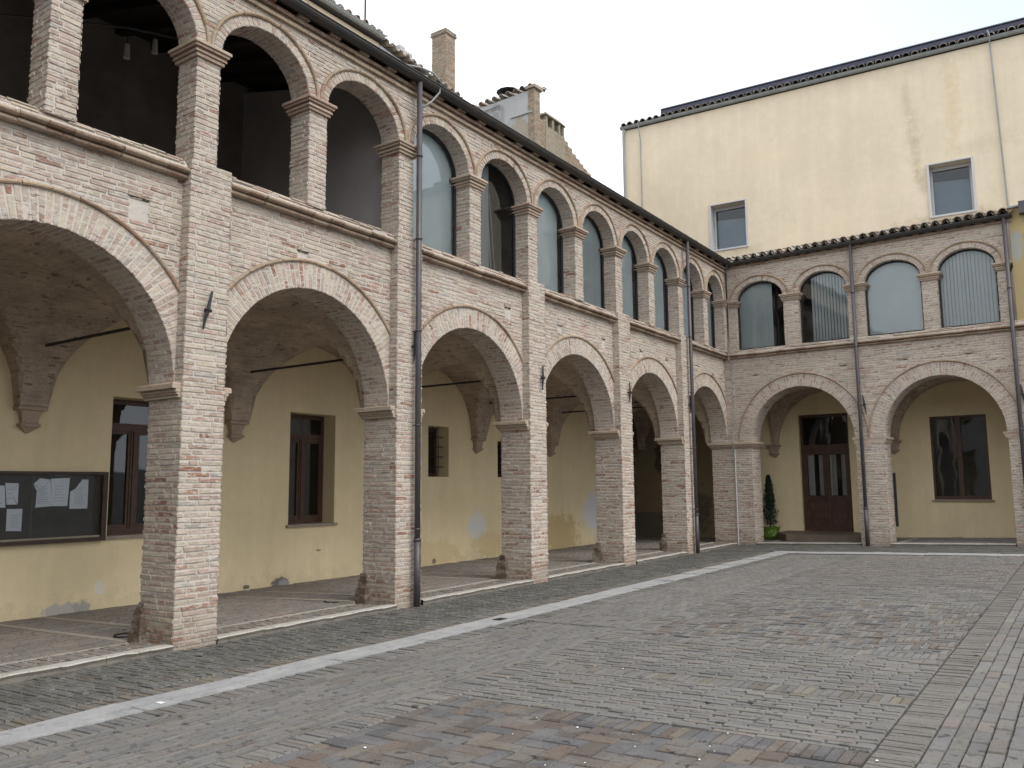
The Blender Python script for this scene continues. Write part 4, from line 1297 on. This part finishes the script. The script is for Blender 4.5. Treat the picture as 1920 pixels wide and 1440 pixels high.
# big window of the back corridor
a, b, z0, z1, d = WH2
m = MB()
o = OR - .03
fw = .055
m.box(a, a + fw, o - .06, o + .02, z0, z1, TB); m.box(b - fw, b, o - .06, o + .02, z0, z1, TB); m.box(a + fw, b - fw, o - .06, o + .018, z0, z0 + .09, TB); m.box(a + fw, b - fw, o - .06, o + .018, z1 - fw, z1, TB)
m.box((a + b) / 2 - .06, (a + b) / 2 + .06, o - .06, o + .014, z0 + .09, z1 - fw, TB)
f = m.build('window', 'wood', BW)
g = MB(); g.quad([TB(a + .03, o - .03, z0), TB(b - .03, o - .03, z0), TB(b - .03, o - .03, z1), TB(a + .03, o - .03, z1)]); g.build('pane', 'glass', f)
r = MB(); dark_box(r, TB, a - .2, b + .2, z0 - .2, z1 + .2, o - .064, o - 1.4); r.build('room', 'dark_room', f)
s = MB(); s.box(a - .06, b + .06, OR - .02, OR + .06, z0 - .045, z0 - .004, TB); s.build('sill', 'sill_stone', f)

# ------------------------------------------------------------------ tall cream building behind the back wing
al = TH + math.radians(6)
D2 = (math.cos(al), math.sin(al)); N2 = (math.sin(al), -math.cos(al))
OT = TB(7.3, -3.0, 0)
def TT(a, o, z): return (OT[0] + D2[0] * a + N2[0] * o, OT[1] + D2[1] * a + N2[1] * o, z)
TBd = thing('tall_house', TT(-4, 0, 0), 'tall cream house with two square windows and dark solar panels along its roof edge', 'building')
m = MB()
TW = [(-8.65, -7.5, 9.05, 10.53, .40), (-2.40, -1.30, 9.05, 10.55, .40)]
wall_grid(m, lambda u, v, h: TT(u, h, v), -11.6, 13, 8.2, 13.72, TW)
m.quad([TT(-11.6, 0, 8.2), TT(-11.6, -9, 8.2), TT(-11.6, -9, 16.2), TT(-11.6, 0, 13.72)])
m.quad([TT(13, 0, 8.2), TT(13, -9, 8.2), TT(13, -9, 16.2), TT(13, 0, 13.72)])
m.quad([TT(-11.6, -9, 0), TT(13, -9, 0), TT(13, -9, 16.2), TT(-11.6, -9, 16.2)])
m.build('wall', 'cream_plaster', TBd)
for (a, b, z0, z1, d) in TW:
    m = MB()
    for (p, q, r_, s_) in ((a - .03, a + .03, z0 - .03, z1 + .03), (b - .03, b + .03, z0 - .03, z1 + .03)): m.box(p, q, -.30, .03, r_, s_, TT)
    m.box(a + .03, b - .03, -.30, .028, z0 - .03, z0 + .025, TT); m.box(a + .03, b - .03, -.05, .028, z1 - .005, z1 + .03, TT)
    i0, i1, j0, j1 = a + .03, b - .03, z0 + .025, z1 - .005
    for (p, q, r_, s_) in ((i0, i0 + .06, j0, j1), (i1 - .06, i1, j0, j1), (i0 + .06, i1 - .06, j0, j0 + .06), (i0 + .06, i1 - .06, j1 - .10, j1)): m.box(p, q, -.38, -.32, r_, s_, TT)
    f = m.build('window', 'white_paint', TBd)
    g = MB(); g.quad([TT(i0, -.35, j0), TT(i1, -.35, j0), TT(i1, -.35, j1), TT(i0, -.35, j1)]); g.build('pane', 'glass', f)
    bl = MB(); bl.quad([TT(i0, -.5, j0), TT(i1, -.5, j0), TT(i1, -.5, j1 - .42), TT(i0, -.5, j1 - .35)]); bl.build('curtain', 'dark_blind', f)
    r = MB(); dark_box(r, TT, a, b, z0, z1, -.381, -1.4); r.build('room', 'dark_room', f)
    c = MB(); c.tube([TT((a + b) / 2 - .05 + .5 * math.sin(t) * .7 + .15, -.42, z1 - .12 - .36 * (1 - math.cos(t * 2)) * .5 - .05) for t in np.linspace(0, 1.57, 8)], .008, 5); c.build('loose_cable', 'iron', f)
m = MB(); halfpipe(m, TT, -11.62, 13, .06, 13.815, .075); m.build('gutter', 'grey_metal', TBd)
m = MB(); m.hexa([TT(-11.66, .06, 13.80), TT(13, .06, 13.80), TT(13, -9, 16.3), TT(-11.66, -9, 16.3)], [TT(-11.66, .06, 13.88), TT(13, .06, 13.88), TT(13, -9, 16.4), TT(-11.66, -9, 16.4)], (.1, .1, .1))
rr = m.build('roof_deck', 'roof_timber', TBd)
m = MB(); coppi(m, TT, -11.62, 13, .10, 13.835, -9, 16.4, pitch=.235, r=.095, maxrun=1.2, under=False); m.build('roof_tiles', 'tile', rr)
x = -10.2
while x < 12:
    m = MB()
    m.hexa([TT(x + .002, .0, 13.99), TT(x + 1.638, .0, 13.99), TT(x + 1.638, -1.0, 14.28), TT(x + .002, -1.0, 14.28)], [TT(x + .002, -.03, 14.165), TT(x + 1.638, -.03, 14.165), TT(x + 1.638, -1.0, 14.45), TT(x + .002, -1.0, 14.45)], (.1, .1, .1))  # dark front edge deepened to stand in for the shadow gap under the panel
    p = m.build('solar_panel', 'solar', TBd)
    m = MB(); m.box(x, x + 1.64, -.05, .01, 14.168, 14.19, TT); m.build('panel_rim', 'grey_metal', p)
    x += 1.64
m = MB(); m.tube([TT(-.70, .16, 14.0), TT(-.66, .16, 13.85), TT(-.66, .04, 13.6), TT(-.55, .03, 8.85)], .020, 6); m.build('lightning_cable', 'grey_metal', TBd)
m = MB(); m.tube([TT(-10.98, .10, 13.9), TT(-10.95, .17, 13.8), TT(-10.93, .04, 13.3), TT(-10.93, .03, 9.5)], .018, 6); m.build('lightning_cable', 'grey_metal', TBd)
m = MB(); m.tube([TT(-11.52, .07, 13.8), TT(-11.52, .07, 8.5)], .04, 10); m.build('downpipe', 'grey_metal', TBd)
m = MB(); m.tube([TT(-.55, .05, 8.98), TT(.4, .05, 9.05)], .02, 6); m.build('wall_cable', 'grey_metal', TBd)

# worn yellow wall to the right
YW = thing('yellow_wall', TB(8.2, 0, .2), 'stained yellow plaster wall standing above the string course at the right edge', 'wall')
m = MB(); m.box(7.0, 10.2, -.4, -.06, 5.44, 8.12, TB); m.build('wall', 'old_yellow', YW)
m = MB(); m.box(6.98, 10.2, -.42, .0, 8.122, 8.16, TB); m.build('coping', 'grey_metal', YW)
m = MB(); m.box(7.22, 7.45, -.06, .10, 7.93, 8.22, TB); m.build('junction_box', 'pipe_metal', YW)

# ------------------------------------------------------------------ roofs and chimneys behind the left wing
H1 = thing('rear_house', (-6, 1, 0), 'cream house showing only its upper wall and eave above the left arcade roof', 'building')
m = MB()
m.box(-9, -4.6, -9, 7.72, 7, 11.86)
m.build('wall', 'far_cream', H1)
def TR(a, o, z): return (-4.6 + o, a, z)
m = MB(); halfpipe(m, TR, -9, 7.75, .10, 12.0, .085); 
for x in np.arange(-8, 7.6, 1.6): m.tube([TR(x, .19, 11.98), TR(x, .195, 12.04), TR(x, .0, 12.1)], .012, 5)
m.build('gutter', 'grey_metal', H1)
m = MB(); m.hexa([TR(-9, .1, 11.88), TR(7.75, .1, 11.88), TR(7.75, -4, 13), TR(-9, -4, 13)], [TR(-9, .1, 11.98), TR(7.75, .1, 11.98), TR(7.75, -4, 13.1), TR(-9, -4, 13.1)], (.1, .1, .1))
r1 = m.build('roof_deck', 'roof_timber', H1)
m = MB(); coppi(m, TR, -9, 7.75, .12, 11.99, -4, 13.2, pitch=.24, r=.09, maxrun=1.2); m.build('roof_tiles', 'tile', r1)
m = MB(); m.tube([(-4.75, 7.42, 11.9), (-4.75, 7.42, 16.5)], .022, 8); m.build('antenna_mast', 'iron', H1)
H2 = thing('rear_shed', (-5.5, 8.7, 0), 'low grey rendered wall with a tiled top joining the cream house to the chimney stack', 'building')
m = MB(); m.hexa([(-6, 7.73, 7), (-4.6, 7.73, 7), (-4.6, 10.4, 7), (-6, 10.4, 7)], [(-6, 7.73, 11.84), (-4.6, 7.73, 11.84), (-4.6, 10.4, 11.60), (-6, 10.4, 11.60)], (.4, .4, .4)); m.build('wall', 'grey_render', H2)
m = MB(); coppi(m, lambda a, o, z: (-4.6 + o, a, z - (a - 7.7) * .09), 7.74, 10.6, .10, 11.90, -1.2, 12.2, pitch=.22, r=.085, maxrun=1.2); m.build('roof_tiles', 'tile', H2)
m = MB(); 
for (y0, y1, z1) in ((8.55, 8.75, 12.26), (8.75, 9.0, 12.20), (9.0, 9.2, 12.05)): m.box(-4.95, -4.72, y0, y1, 11.6, z1)
m.build('parapet_stub', 'old_brick', H2)
def brickbox(mb, x0, x1, y0, y1, z0, z1, P=None, L=.27, H=.065):
    P = P or [((0.38, 0.31, 0.22), 3), ((0.34, 0.26, 0.19), 3), ((0.30, 0.25, 0.19), 3), ((0.37, 0.24, 0.17), 1)]
    e = .012
    mb.box(x0 + e, x1 - e, y0 + e, y1 - e, z0, z1 - .003, None, (.33, .29, .24))
    rows(mb, lambda u, v, h: (x1 - e + h, u, v), z0, z1, lambda v: [(y0, y1)], palette=P, L=L, H=H)
    rows(mb, lambda u, v, h: (u, y0 + e - h, v), z0, z1, lambda v: [(x0, x1)], palette=P, L=L, H=H)
CH = thing('chimney_stack', (-5.4, 11.1, 9), 'tall square brick chimney stack standing alone against the sky', 'chimney')
m = MB(); brickbox(m, -5.70, -5.20, 10.88, 11.30, 9, 13.82); brickbox(m, -5.73, -5.17, 10.85, 11.33, 13.82, 13.95, P=[((.22, .19, .15), 1), ((.3, .25, .19), 1)]); m.build('shaft', 'old_brick', CH)
H3 = thing('gabled_house', (-6, 15.5, 0), 'grey rendered gable wall with a tiled verge rising above the left arcade roof', 'building')
m = MB()
def TG(a, o, z): return (a, 14.24 - o, z)
m.hexa([(-8.2, 14.24, 8), (-4.62, 14.24, 8), (-4.62, 14.50, 8), (-8.2, 14.50, 8)], [(-8.2, 14.24, 13.30), (-4.62, 14.24, 13.42), (-4.62, 14.50, 13.42), (-8.2, 14.50, 13.30)], (.4, .4, .4))
m.box(-8.2, -4.62, 14.5, 17.0, 8, 11.2)
m.build('wall', 'grey_render', H3)
m = MB(); m.box(-5.42, -4.64, 14.20, 14.236, 12.70, 12.745); m.build('ledge', 'concrete', H3)
m = MB(); brickbox(m, -4.80, -4.56, 14.22, 14.56, 9, 13.44, L=.2); m.box(-4.84, -4.50, 14.16, 14.62, 13.442, 13.53, None, (.36, .3, .25)); m.build('quoin', 'old_brick', H3)
m = MB(); coppi(m, lambda a, o, z: (a, 14.24 - o, z + (a + 4.6) * .035), -8.2, -4.55, .07, 13.46, -.9, 13.70, pitch=.26, r=.09, maxrun=.8, under=False); m.build('roof_tiles', 'tile', H3)
m = MB(); m.tube([(-6.9, 14.18, 13.13), (-5.75, 14.18, 13.22), (-5.72, 14.18, 13.16), (-5.70, 14.18, 10.5)], .022, 6); m.build('conduit', 'grey_metal', H3)
m = MB()
m.tube([(-5.75, 14.6, 13.2), (-5.75, 14.6, 13.66)], .12, 10)
m.tube([(-5.75, 14.6, 13.78), (-5.75, 14.6, 13.86)], .38, 12, r_end=.18)
for t in range(4): m.tube([(-5.75 + .16 * math.cos(t * 1.57 + .6), 14.6 + .16 * math.sin(t * 1.57 + .6), 13.6), (-5.75 + .16 * math.cos(t * 1.57 + .6), 14.6 + .16 * math.sin(t * 1.57 + .6), 13.8)], .025, 5)
m.build('roof_vent', 'iron', H3)
RW = thing('brick_flank', (-5, 16, 8), 'weathered yellow-brown brick wall with a stepped sloping top behind the arcade roof', 'wall')
m = MB()
yy, zt = 14.56, 12.66
P4 = [((0.37, 0.30, 0.20), 3), ((0.33, 0.25, 0.17), 3), ((0.30, 0.25, 0.18), 3), ((0.37, 0.22, 0.15), 1)]
while yy < 19.5:
    wd = .24
    zt2 = 12.66 if yy < 14.86 else (12.45 if yy < 16.0 else 12.42 - (yy - 16.0) * .42)
    zt2 += U(-.05, .05)
    m.box(-5.1, -4.612, yy, yy + wd, 8, zt2 - .004, None, (.30, .26, .20))
    rows(m, lambda u, v, h: (-4.612 + h, u, v), 8.0, 8.0 + .065 * int((zt2 - 8) / .065), lambda v: [(yy, yy + wd)], palette=P4, L=.24, H=.065)
    yy += wd
m.build('wall', 'old_brick', RW)
CP = thing('chimney_pot', (-4.9, 15.4, 12), 'squat weathered brick chimney head with square smoke openings and a peaked cap', 'chimney')
m = MB()
for (y0, y1) in ((14.90, 15.02), (15.28, 15.40), (15.66, 15.76), (15.90, 15.99)): m.box(-4.80, -4.60, y0, y1, 12.50, 12.86, None, (.27, .24, .18))
m.box(-5.30, -5.16, 14.90, 15.04, 12.5, 12.86, None, (.25, .22, .17)); m.box(-5.30, -5.16, 15.7, 15.98, 12.5, 12.86, None, (.25, .22, .17))
m.box(-5.32, -4.59, 14.88, 16.0, 11.4, 12.52, None, (.27, .24, .18))
m.build('shaft', 'old_brick', CP)
m = MB()
m.hexa([(-5.36, 14.84, 12.86), (-4.55, 14.84, 12.86), (-4.55, 16.04, 12.86), (-5.36, 16.04, 12.86)], [(-5.25, 15.05, 13.03), (-4.68, 15.05, 13.03), (-4.68, 15.85, 13.03), (-5.25, 15.85, 13.03)], (.25, .225, .18))
m.box(-5.1, -4.8, 15.2, 15.6, 13.032, 13.11, None, (.22, .2, .16))
m.build('cap', 'old_brick', CP)

# ------------------------------------------------------------------ unseen brick range added behind the viewer to shade the court and fill reflections
def range_(name, T, a0, a1, label, h=8.0):
    b = thing(name, T((a0 + a1) / 2, 0, 0), label, 'building')
    m = MB()
    hs_, hd = [], []
    x = a0 + .7
    while x + 2.8 < a1:
        hs_.append((x, x + 2.75, .1, 3.9, 2.2)); hs_.append((x + .1, x + 1.25, 5.5, 7.2, .5)); hs_.append((x + 1.6, x + 2.75, 5.5, 7.2, .5))
        x += 3.5
    wall_grid(m, lambda u, v, q: T(u, q, v), a0, a1, -.3, h, hs_, MORT)
    m.build('wall', 'brick', b)
    m = MB(); m.box(a0, a1, -5, -2.2, -.3, h - .1, T); m.build('rear_wall', 'yellow_plaster', b)
    m = MB(); m.hexa([T(a0, .3, h), T(a1, .3, h), T(a1, -5, h + 1.5), T(a0, -5, h + 1.5)], [T(a0, .3, h + .15), T(a1, .3, h + .15), T(a1, -5, h + 1.7), T(a0, -5, h + 1.7)], (.2, .17, .14)); m.build('roof', 'tile', b)
range_('added_south_range', lambda a, o, z: (a, -18.0 + o, z), -8, 22, 'unseen brick range added behind the viewer for shade and for reflections in the glass')

# ------------------------------------------------------------------ loose things
NBd = thing('notice_board', (XR + .06, .5, 1.45), 'dark wooden glazed notice board hanging on the yellow wall at the left edge', 'notice board')
m = MB()
a0, a1, z0, z1 = -1.6, 1.46, .955, 1.965
for (p, q, r_, s_) in ((a0, a0 + .07, z0, z1), (a1 - .075, a1, z0, z1), (a0 + .07, a1 - .075, z0, z0 + .055), (a0 + .07, a1 - .075, z1 - .045, z1)): m.box(p, q, XR + .002, XR + .12, r_, s_, TL)
m.build('frame', 'board_wood', NBd)
m = MB(); m.box(a0 + .07, a1 - .075, XR + .003, XR + .02, z0 + .055, z1 - .045, TL); m.build('backing', 'board_back', NBd)
m = MB()
for z in (1.20, 1.27, 1.30): m.box(a0 + .07, a1 - .075, XR + .02, XR + .024, z, z + .006, TL)
m.build('rail', 'board_wood', NBd)
m = MB(); m.box(a0 + .07, a1 - .08, XR + .085, XR + .10, z0 + .056, z0 + .085, TL); m.build('track', 'sill_stone', NBd)
for (p, q, oo) in ((a0 + .075, .40, .085), (.38, a1 - .08, .095)):
    m = MB(); m.quad([TL(p, XR + oo, z0 + .09), TL(q, XR + oo, z0 + .09), TL(q, XR + oo, z1 - .05), TL(p, XR + oo, z1 - .05)]); m.build('sliding_pane', 'glass', NBd)
def sheet_paper(pts, label, lines=9, curl=.006, off=.026):
    m = MB()
    c = (sum(p[0] for p in pts) / len(pts), sum(p[1] for p in pts) / len(pts))
    cc = TL(c[0], XR + off, c[1])
    for i in range(len(pts)):
        p, q = pts[i], pts[(i + 1) % len(pts)]
        m.quad([cc, TL(p[0], XR + off + U(0, curl * 2), p[1]), TL(q[0], XR + off + U(0, curl * 2), q[1])])
    o = m.build('notice_paper', 'paper', None, origin=cc)
    tag(o, label, 'paper', 'papers pinned in the notice board')
    l = MB()
    x0, x1 = min(p[0] for p in pts), max(p[0] for p in pts)
    y0, y1 = min(p[1] for p in pts), max(p[1] for p in pts)
    for k in range(lines):
        z = y1 - (y1 - y0) * (.30 + .62 * k / lines)
        xa, xb = x0 + (x1 - x0) * .22, x0 + (x1 - x0) * U(.6, .85)
        l.quad([TL(xa, XR + off + .0135, z), TL(xb, XR + off + .0135, z), TL(xb, XR + off + .0135, z + .005), TL(xa, XR + off + .0135, z + .005)])
    if l.f: l.build('print', 'print_ink', o)
sheet_paper([(-.20, 1.77), (.05, 1.769), (.077, 1.47), (-.19, 1.472)], 'sheet cut off by the left edge of the photo, beside a curled sheet', 6)
sheet_paper([(.046, 1.805), (.224, 1.799), (.222, 1.509), (.085, 1.51)], 'small white sheet with a folded corner, above the lone lower sheet', 3, .012, .034)
sheet_paper([(.10, 1.45), (.302, 1.447), (.302, 1.144), (.104, 1.154)], 'flat bluish white sheet pinned alone below the others in the notice board', 6, .001)
sheet_paper([(.423, 1.793), (.508, 1.869), (.647, 1.851), (.692, 1.475), (.465, 1.46), (.473, 1.70)], 'wavy white sheet with a bulging left edge beside the wide printed sheet', 10, .012)
sheet_paper([(.655, 1.863), (.926, 1.876), (.91, 1.472), (.695, 1.475)], 'wide white printed sheet in the middle of the right-hand pane', 6, .008, .032)
sheet_paper([(.945, 1.678), (1.02, 1.72), (1.113, 1.852), (1.205, 1.852), (1.21, 1.429), (.945, 1.431)], 'white sheet with its top left corner torn off, nearest the right end of the board', 8, .004)

# potted conifer
px_, py_ = TB(.36, -1.62, 0)[:2]
zg = G(px_, py_) + .09
PT = thing('potted_conifer', (px_, py_, zg), 'slim dark green conifer in a lime green wrapped pot left of the timber door', 'potted plant')
m = MB()
prof = [(.20, 0), (.245, .06), (.25, .15), (.235, .24), (.26, .30), (.275, .335), (.24, .325), (.22, .29)]
SEG = 28
for (r0, z0), (r1, z1) in zip(prof, prof[1:]):
    for k in range(SEG):
        t0, t1 = 2 * math.pi * k / SEG, 2 * math.pi * (k + 1) / SEG
        def w(t, z, r): return r * (1 + .05 * math.sin(t * 7 + z * 30) + .03 * math.sin(t * 13 - z * 17))
        m.quad([(px_ + w(t, z, r) * math.cos(t), py_ + w(t, z, r) * math.sin(t), zg + z + .015 * math.sin(5 * t)) for t, z, r in ((t0, z0, r0), (t1, z0, r0), (t1, z1, r1), (t0, z1, r1))])
m.build('pot_wrap', 'pot_wrap', PT)
m = MB(); m.tube([(px_, py_, zg + .27), (px_, py_, zg + .29)], .215, 16); m.build('soil', 'soil', PT)
m = MB(); m.tube([(px_, py_, zg + .28), (px_ + .01, py_, zg + 1.0), (px_, py_, zg + 1.6)], .022, 6, r_end=.006); m.build('trunk', 'bark', PT)
m = MB()
for i in range(5200):
    t = R() ** .8
    z = .36 + 1.43 * t
    rad = .205 * (1 - t) ** .75 + .022
    if t < .08: rad *= .6 + t * 5
    rad *= 1 + .20 * math.sin(z * 17 + 1.3) * (1 - t) + .08 * math.sin(z * 43)
    th = U(0, 6.283)
    rr = rad * (1 - .55 * R() ** 2.2)
    rr *= 1 + .20 * math.sin(th * 3 + z * 9) + .1 * math.sin(th * 7 - z * 14)
    c = Vector((px_ + rr * math.cos(th), py_ + rr * math.sin(th), zg + z))
    d = Vector((math.cos(th) * .6, math.sin(th) * .6, U(.5, 1.3))).normalized()
    s = Vector((-math.sin(th), math.cos(th), U(-.6, .6))).normalized()
    L_, W_ = U(.03, .06), U(.007, .014)
    m.quad([tuple(c - s * W_), tuple(c + d * L_ * .5 - s * W_ * .8 + s * 2 * W_), tuple(c + d * L_), tuple(c + d * L_ * .5 - s * W_ * 1.1)])
m.build('crown', 'foliage', PT)

# dark panel behind the pier of the back wing
m = MB(); m.box(2.72, 3.57, OR + .004, OR + .05, .55, 1.96, TB); m.box(2.70, 3.59, OR + .002, OR + .03, .53, 1.98, TB)
m2 = m.build('wall_panel', 'pipe_metal', None, origin=TB(3.15, OR + .02, .55)); tag(m2, 'dark grey wall panel half hidden by the brick pier right of the door', 'panel')
m = MB(); m.box(-4.48, -3.59, OR + .003, OR + .04, .84, 2.07, TB); m.box(-4.50, -3.57, OR + .002, OR + .03, .82, 2.09, TB)
m2 = m.build('wall_panel', 'beige_panel', None, origin=TB(-4, OR + .02, .84)); tag(m2, 'plain beige board on the dark stained wall at the far end of the left corridor', 'panel')
# bulbs in the open loft
for i, (y, z, lab) in enumerate(((.81, 7.87, 'pale lamp hanging under the open loft ceiling, nearer the brick pier'), (.41, 7.62, 'pale lamp hanging lower and further left in the open loft'))):
    L_ = thing('hanging_lamp', (-2.2, y, z), lab, 'lamp', 'lamps hanging in the open loft')
    m = MB(); m.tube([(-2.2, y, z - .11), (-2.2, y, z - .06), (-2.2, y, z + .05), (-2.2, y, z + .09)], .045, 10, r_end=.03); m.build('lamp_shade', 'bulb', L_)
    m = MB(); m.tube([(-2.2, y, z + .09), (-2.2, y, 8.45)], .008, 5); m.build('cord', 'iron', L_)
m = MB(); m.tube([(-2.2, -1.2, 7.35), (-2.2, .41, 7.95), (-2.2, 2.0, 8.35)], .018, 6)
tag(m.build('ceiling_pipe', 'pipe_metal', None, origin=(-2.2, .4, 7.9)), 'thin dark pipe slanting across the open loft behind the lamps', 'pipe')
# covers and litter
for (x, y, rr_, lab) in ((-1.157, .174, .13, 'round dark-rimmed cover in the corridor floor beside the nearest pier'), (-1.18, 3.39, .13, 'round dark-rimmed cover in the corridor floor beside the second pier')):
    m = MB()
    z = G(x, y) + .070
    m.tube([(x + rr_ * math.cos(t), y + rr_ * math.sin(t), z) for t in np.linspace(0, 2 * math.pi, 25)], .009, 5, caps=False)
    tag(m.build('floor_cover', 'iron', None, origin=(x, y, z)), lab, 'cover', 'round covers in the corridor floor')
m = MB()
for (x0, x1, y0, y1) in ((2.42, 3.6, 3.16, 3.18), (2.42, 2.44, 2.8, 3.16)): sheet(m, [(x0, y0), (x1, y0), (x1, y1), (x0, y1)], .009)
m.box(1.93, 2.04, 3.10, 3.26, G(2, 3.2) + .008, G(2, 3.2) + .0125)
tag(m.build('drain_cover', 'iron', None, origin=(2.3, 3.15, .07)), 'small dark drain slot beside the white stone band', 'drain')
m = MB()
X_, Y_ = 2.09, -1.464
z = G(X_, Y_) + .012
m.quad([(X_ - .04, Y_ - .015, z + .002), (X_ + .035, Y_ - .012, z), (X_ + .045, Y_ + .018, z + .008), (X_ - .03, Y_ + .02, z + .003)])
tag(m.build('paper_scrap', 'petal', None, origin=(X_, Y_, z)), 'scrap of white paper lying on the edge of the white stone band', 'litter')
PET = [(4.35, -1.54), (4.99, -0.88), (4.91, -0.48), (5.27, -0.56), (5.66, -0.54), (5.78, -0.76), (5.67, -1.16), (6.16, -0.55), (6.16, -0.25), (6.22, -0.63), (6.2, -0.81), (7.04, -0.38), (6.82, 0.34), (6.73, 3.37), (6.37, 4.5), (7.21, 3.55), (6.33, 3.01), (6.72, 3.18), (2.0, 2.39), (5.5, -1.3), (6.5, -.9), (4.7, 1.2), (5.9, 2.1), (3.3, 4.4)]
base = None
for (x, y) in PET:
    z = G(x, y) + .0095
    if base is None:
        m = MB()
        m.quad([(x + .012 * math.cos(t), y + .008 * math.sin(t), z + .003 * math.sin(2 * t)) for t in np.linspace(0, 6.283, 7)[:-1]])
        base = m.build('petal', 'petal', None, origin=(x, y, z))
        tag(base, 'tiny white petal fallen on the brick paving', 'petal', 'white petals scattered over the brick paving')
    else:
        o = base.copy()
        COL.objects.link(o)
        o.location = (x, y, z)
        o.rotation_euler = (0, 0, U(0, 3))
        k = U(.4, .95)
        o.scale = (k, k, k)
for o in SC.objects:
    if '_o' in o: del o['_o']
